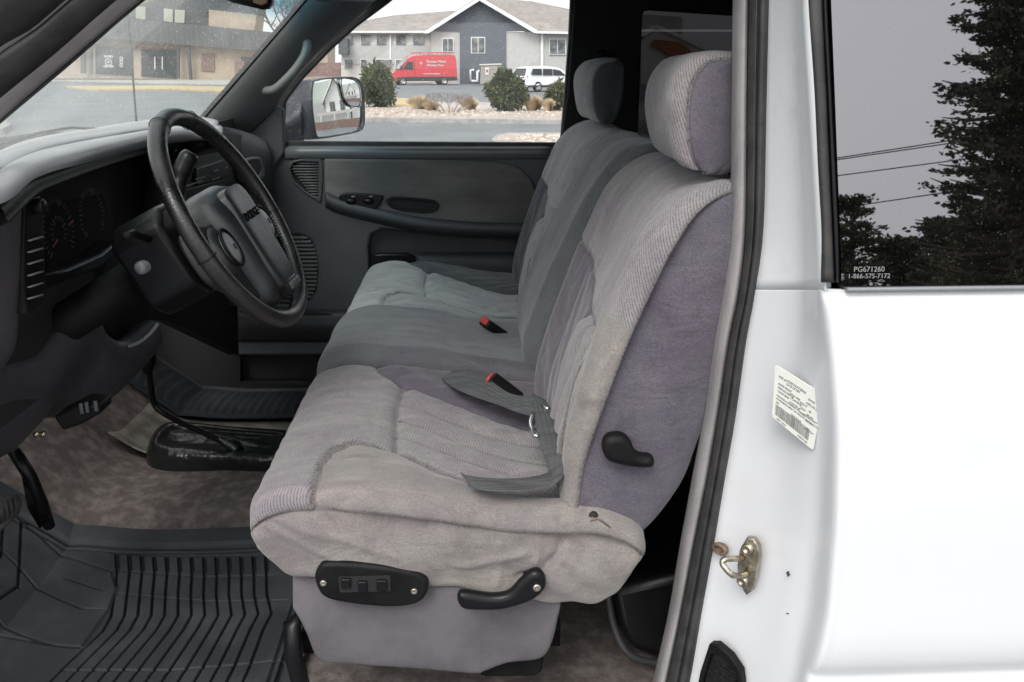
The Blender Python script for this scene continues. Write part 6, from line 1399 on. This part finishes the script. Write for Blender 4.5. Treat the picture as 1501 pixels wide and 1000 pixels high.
o = HB('brick_fence', [(-9, 0), (9, 0), (9, 1.3), (-9, 1.3)], -7, -6.7, 'brickw', None); tag(o, 'low brown fence in front of the white house', 'fence')
# conifers and wires reflected in the tinted side glass
GN = Vector((0, -1, .17)).normalized()
def refl(px, py, dist):
    p = hit(px, py, (0, tumble(1.7), 1.7), GN); d = ray(px, py).normalized(); r = d-GN*2*d.dot(GN); return p+r*(dist/math.hypot(r.x, r.y))
M['needle'] = pm('conifer_needles', (.030, .035, .018), .9, col2=(.085, .082, .045), ns=1.2)
def conifer(px, pytop, pybot, halfpx, dist, seed, label, n):
    n = int(n*1.6) if n < 20000 else n
    t = refl(px, pytop, dist); c = refl(px, pybot, dist); base = Vector((c.x, c.y, 0)); H = t.z; hw = (refl(px+halfpx, 250, dist)-refl(px, 250, dist)).length
    e = empty('conifer', base, label, 'tree', 'conifers behind the camera'); b = MB(); b.tube([base, base+Vector((0, 0, H*.95))], [.25, .03], 8); tr = b
    r = random.Random(seed); vs = []; fs = []; br = MB(); nb = int(n/70)
    for k in range(nb):
        f = r.random()**.8; z = H*(.12+.86*f); L_ = hw*(1.1-f**1.6*.8)*r.uniform(.45, 1.35); a = r.uniform(0, 6.28); d = Vector((math.cos(a), math.sin(a), r.uniform(-.05, .35)))
        o_ = base+Vector((0, 0, z)); br.tube([o_, o_+d*L_*.6, o_+d*L_+Vector((0, 0, .1*L_))], [.05, .03, .008], 4, cap=False)
        for j in range(70):
            s = r.uniform(.25, 1.05); p = o_+d*L_*s+Vector((r.gauss(0, .13), r.gauss(0, .13), r.gauss(0, .05)))*(1.25-s*.5)*(hw/1.6); q = (d*.8+Vector((r.gauss(0, .5), r.gauss(0, .5), r.gauss(0.1, .35)))).normalized(); w_ = q.cross(Vector((r.gauss(0, 1), r.gauss(0, 1), r.gauss(0, 1)))).normalized(); l = r.uniform(.07, .16)*hw/1.6
            b0 = len(vs); vs += [p-w_*l*.22, p+q*l*.5-w_*l*.28, p+q*l, p+q*l*.5+w_*l*.28, p+w_*l*.22]; fs.append((b0, b0+1, b0+2, b0+3, b0+4))
    tr.obj('trunk', M['bark'], e); br.obj('branches', M['bark'], e); mesh_obj('crown', vs, fs, M['needle'], e, smooth=False); return e
conifer(1495, -120, 420, 135, 13, 1, 'tall dark conifer mirrored in the tinted side glass', 32000)
conifer(1400, 318, 430, 100, 22, 2, 'lower dark conifer left of the tall one in the side glass', 9000)
conifer(1250, 285, 430, 75, 24, 3, 'small dark conifer at the front edge of the side glass', 7000)
conifer(1325, 350, 430, 110, 25, 4, 'wide low dark conifer in the middle of the side glass', 9000)
conifer(1450, 300, 430, 95, 20, 5, 'broad dark conifer beneath the tall one at the lower right', 9000)
for k, (a, c) in enumerate((((1225, 232), (1400, 205)), ((1225, 234.5), (1400, 209)), ((1225, 258), (1400, 235)), ((1225, 306), (1400, 280)))):
    p, q = refl(*a, 26), refl(*c, 26); d = q-p; b = MB(); b.tube([p-d*6, p, q, q+d*6], .018, 5); o = b.obj('power_line', M['rubber'], None)
    tag(o, ['upper wire of the close pair mirrored in the side glass', 'lower wire of the close pair mirrored in the side glass', 'single wire below the close pair in the side glass', 'lowest wire mirrored just above the dark trees'][k], 'wire', 'overhead wires')
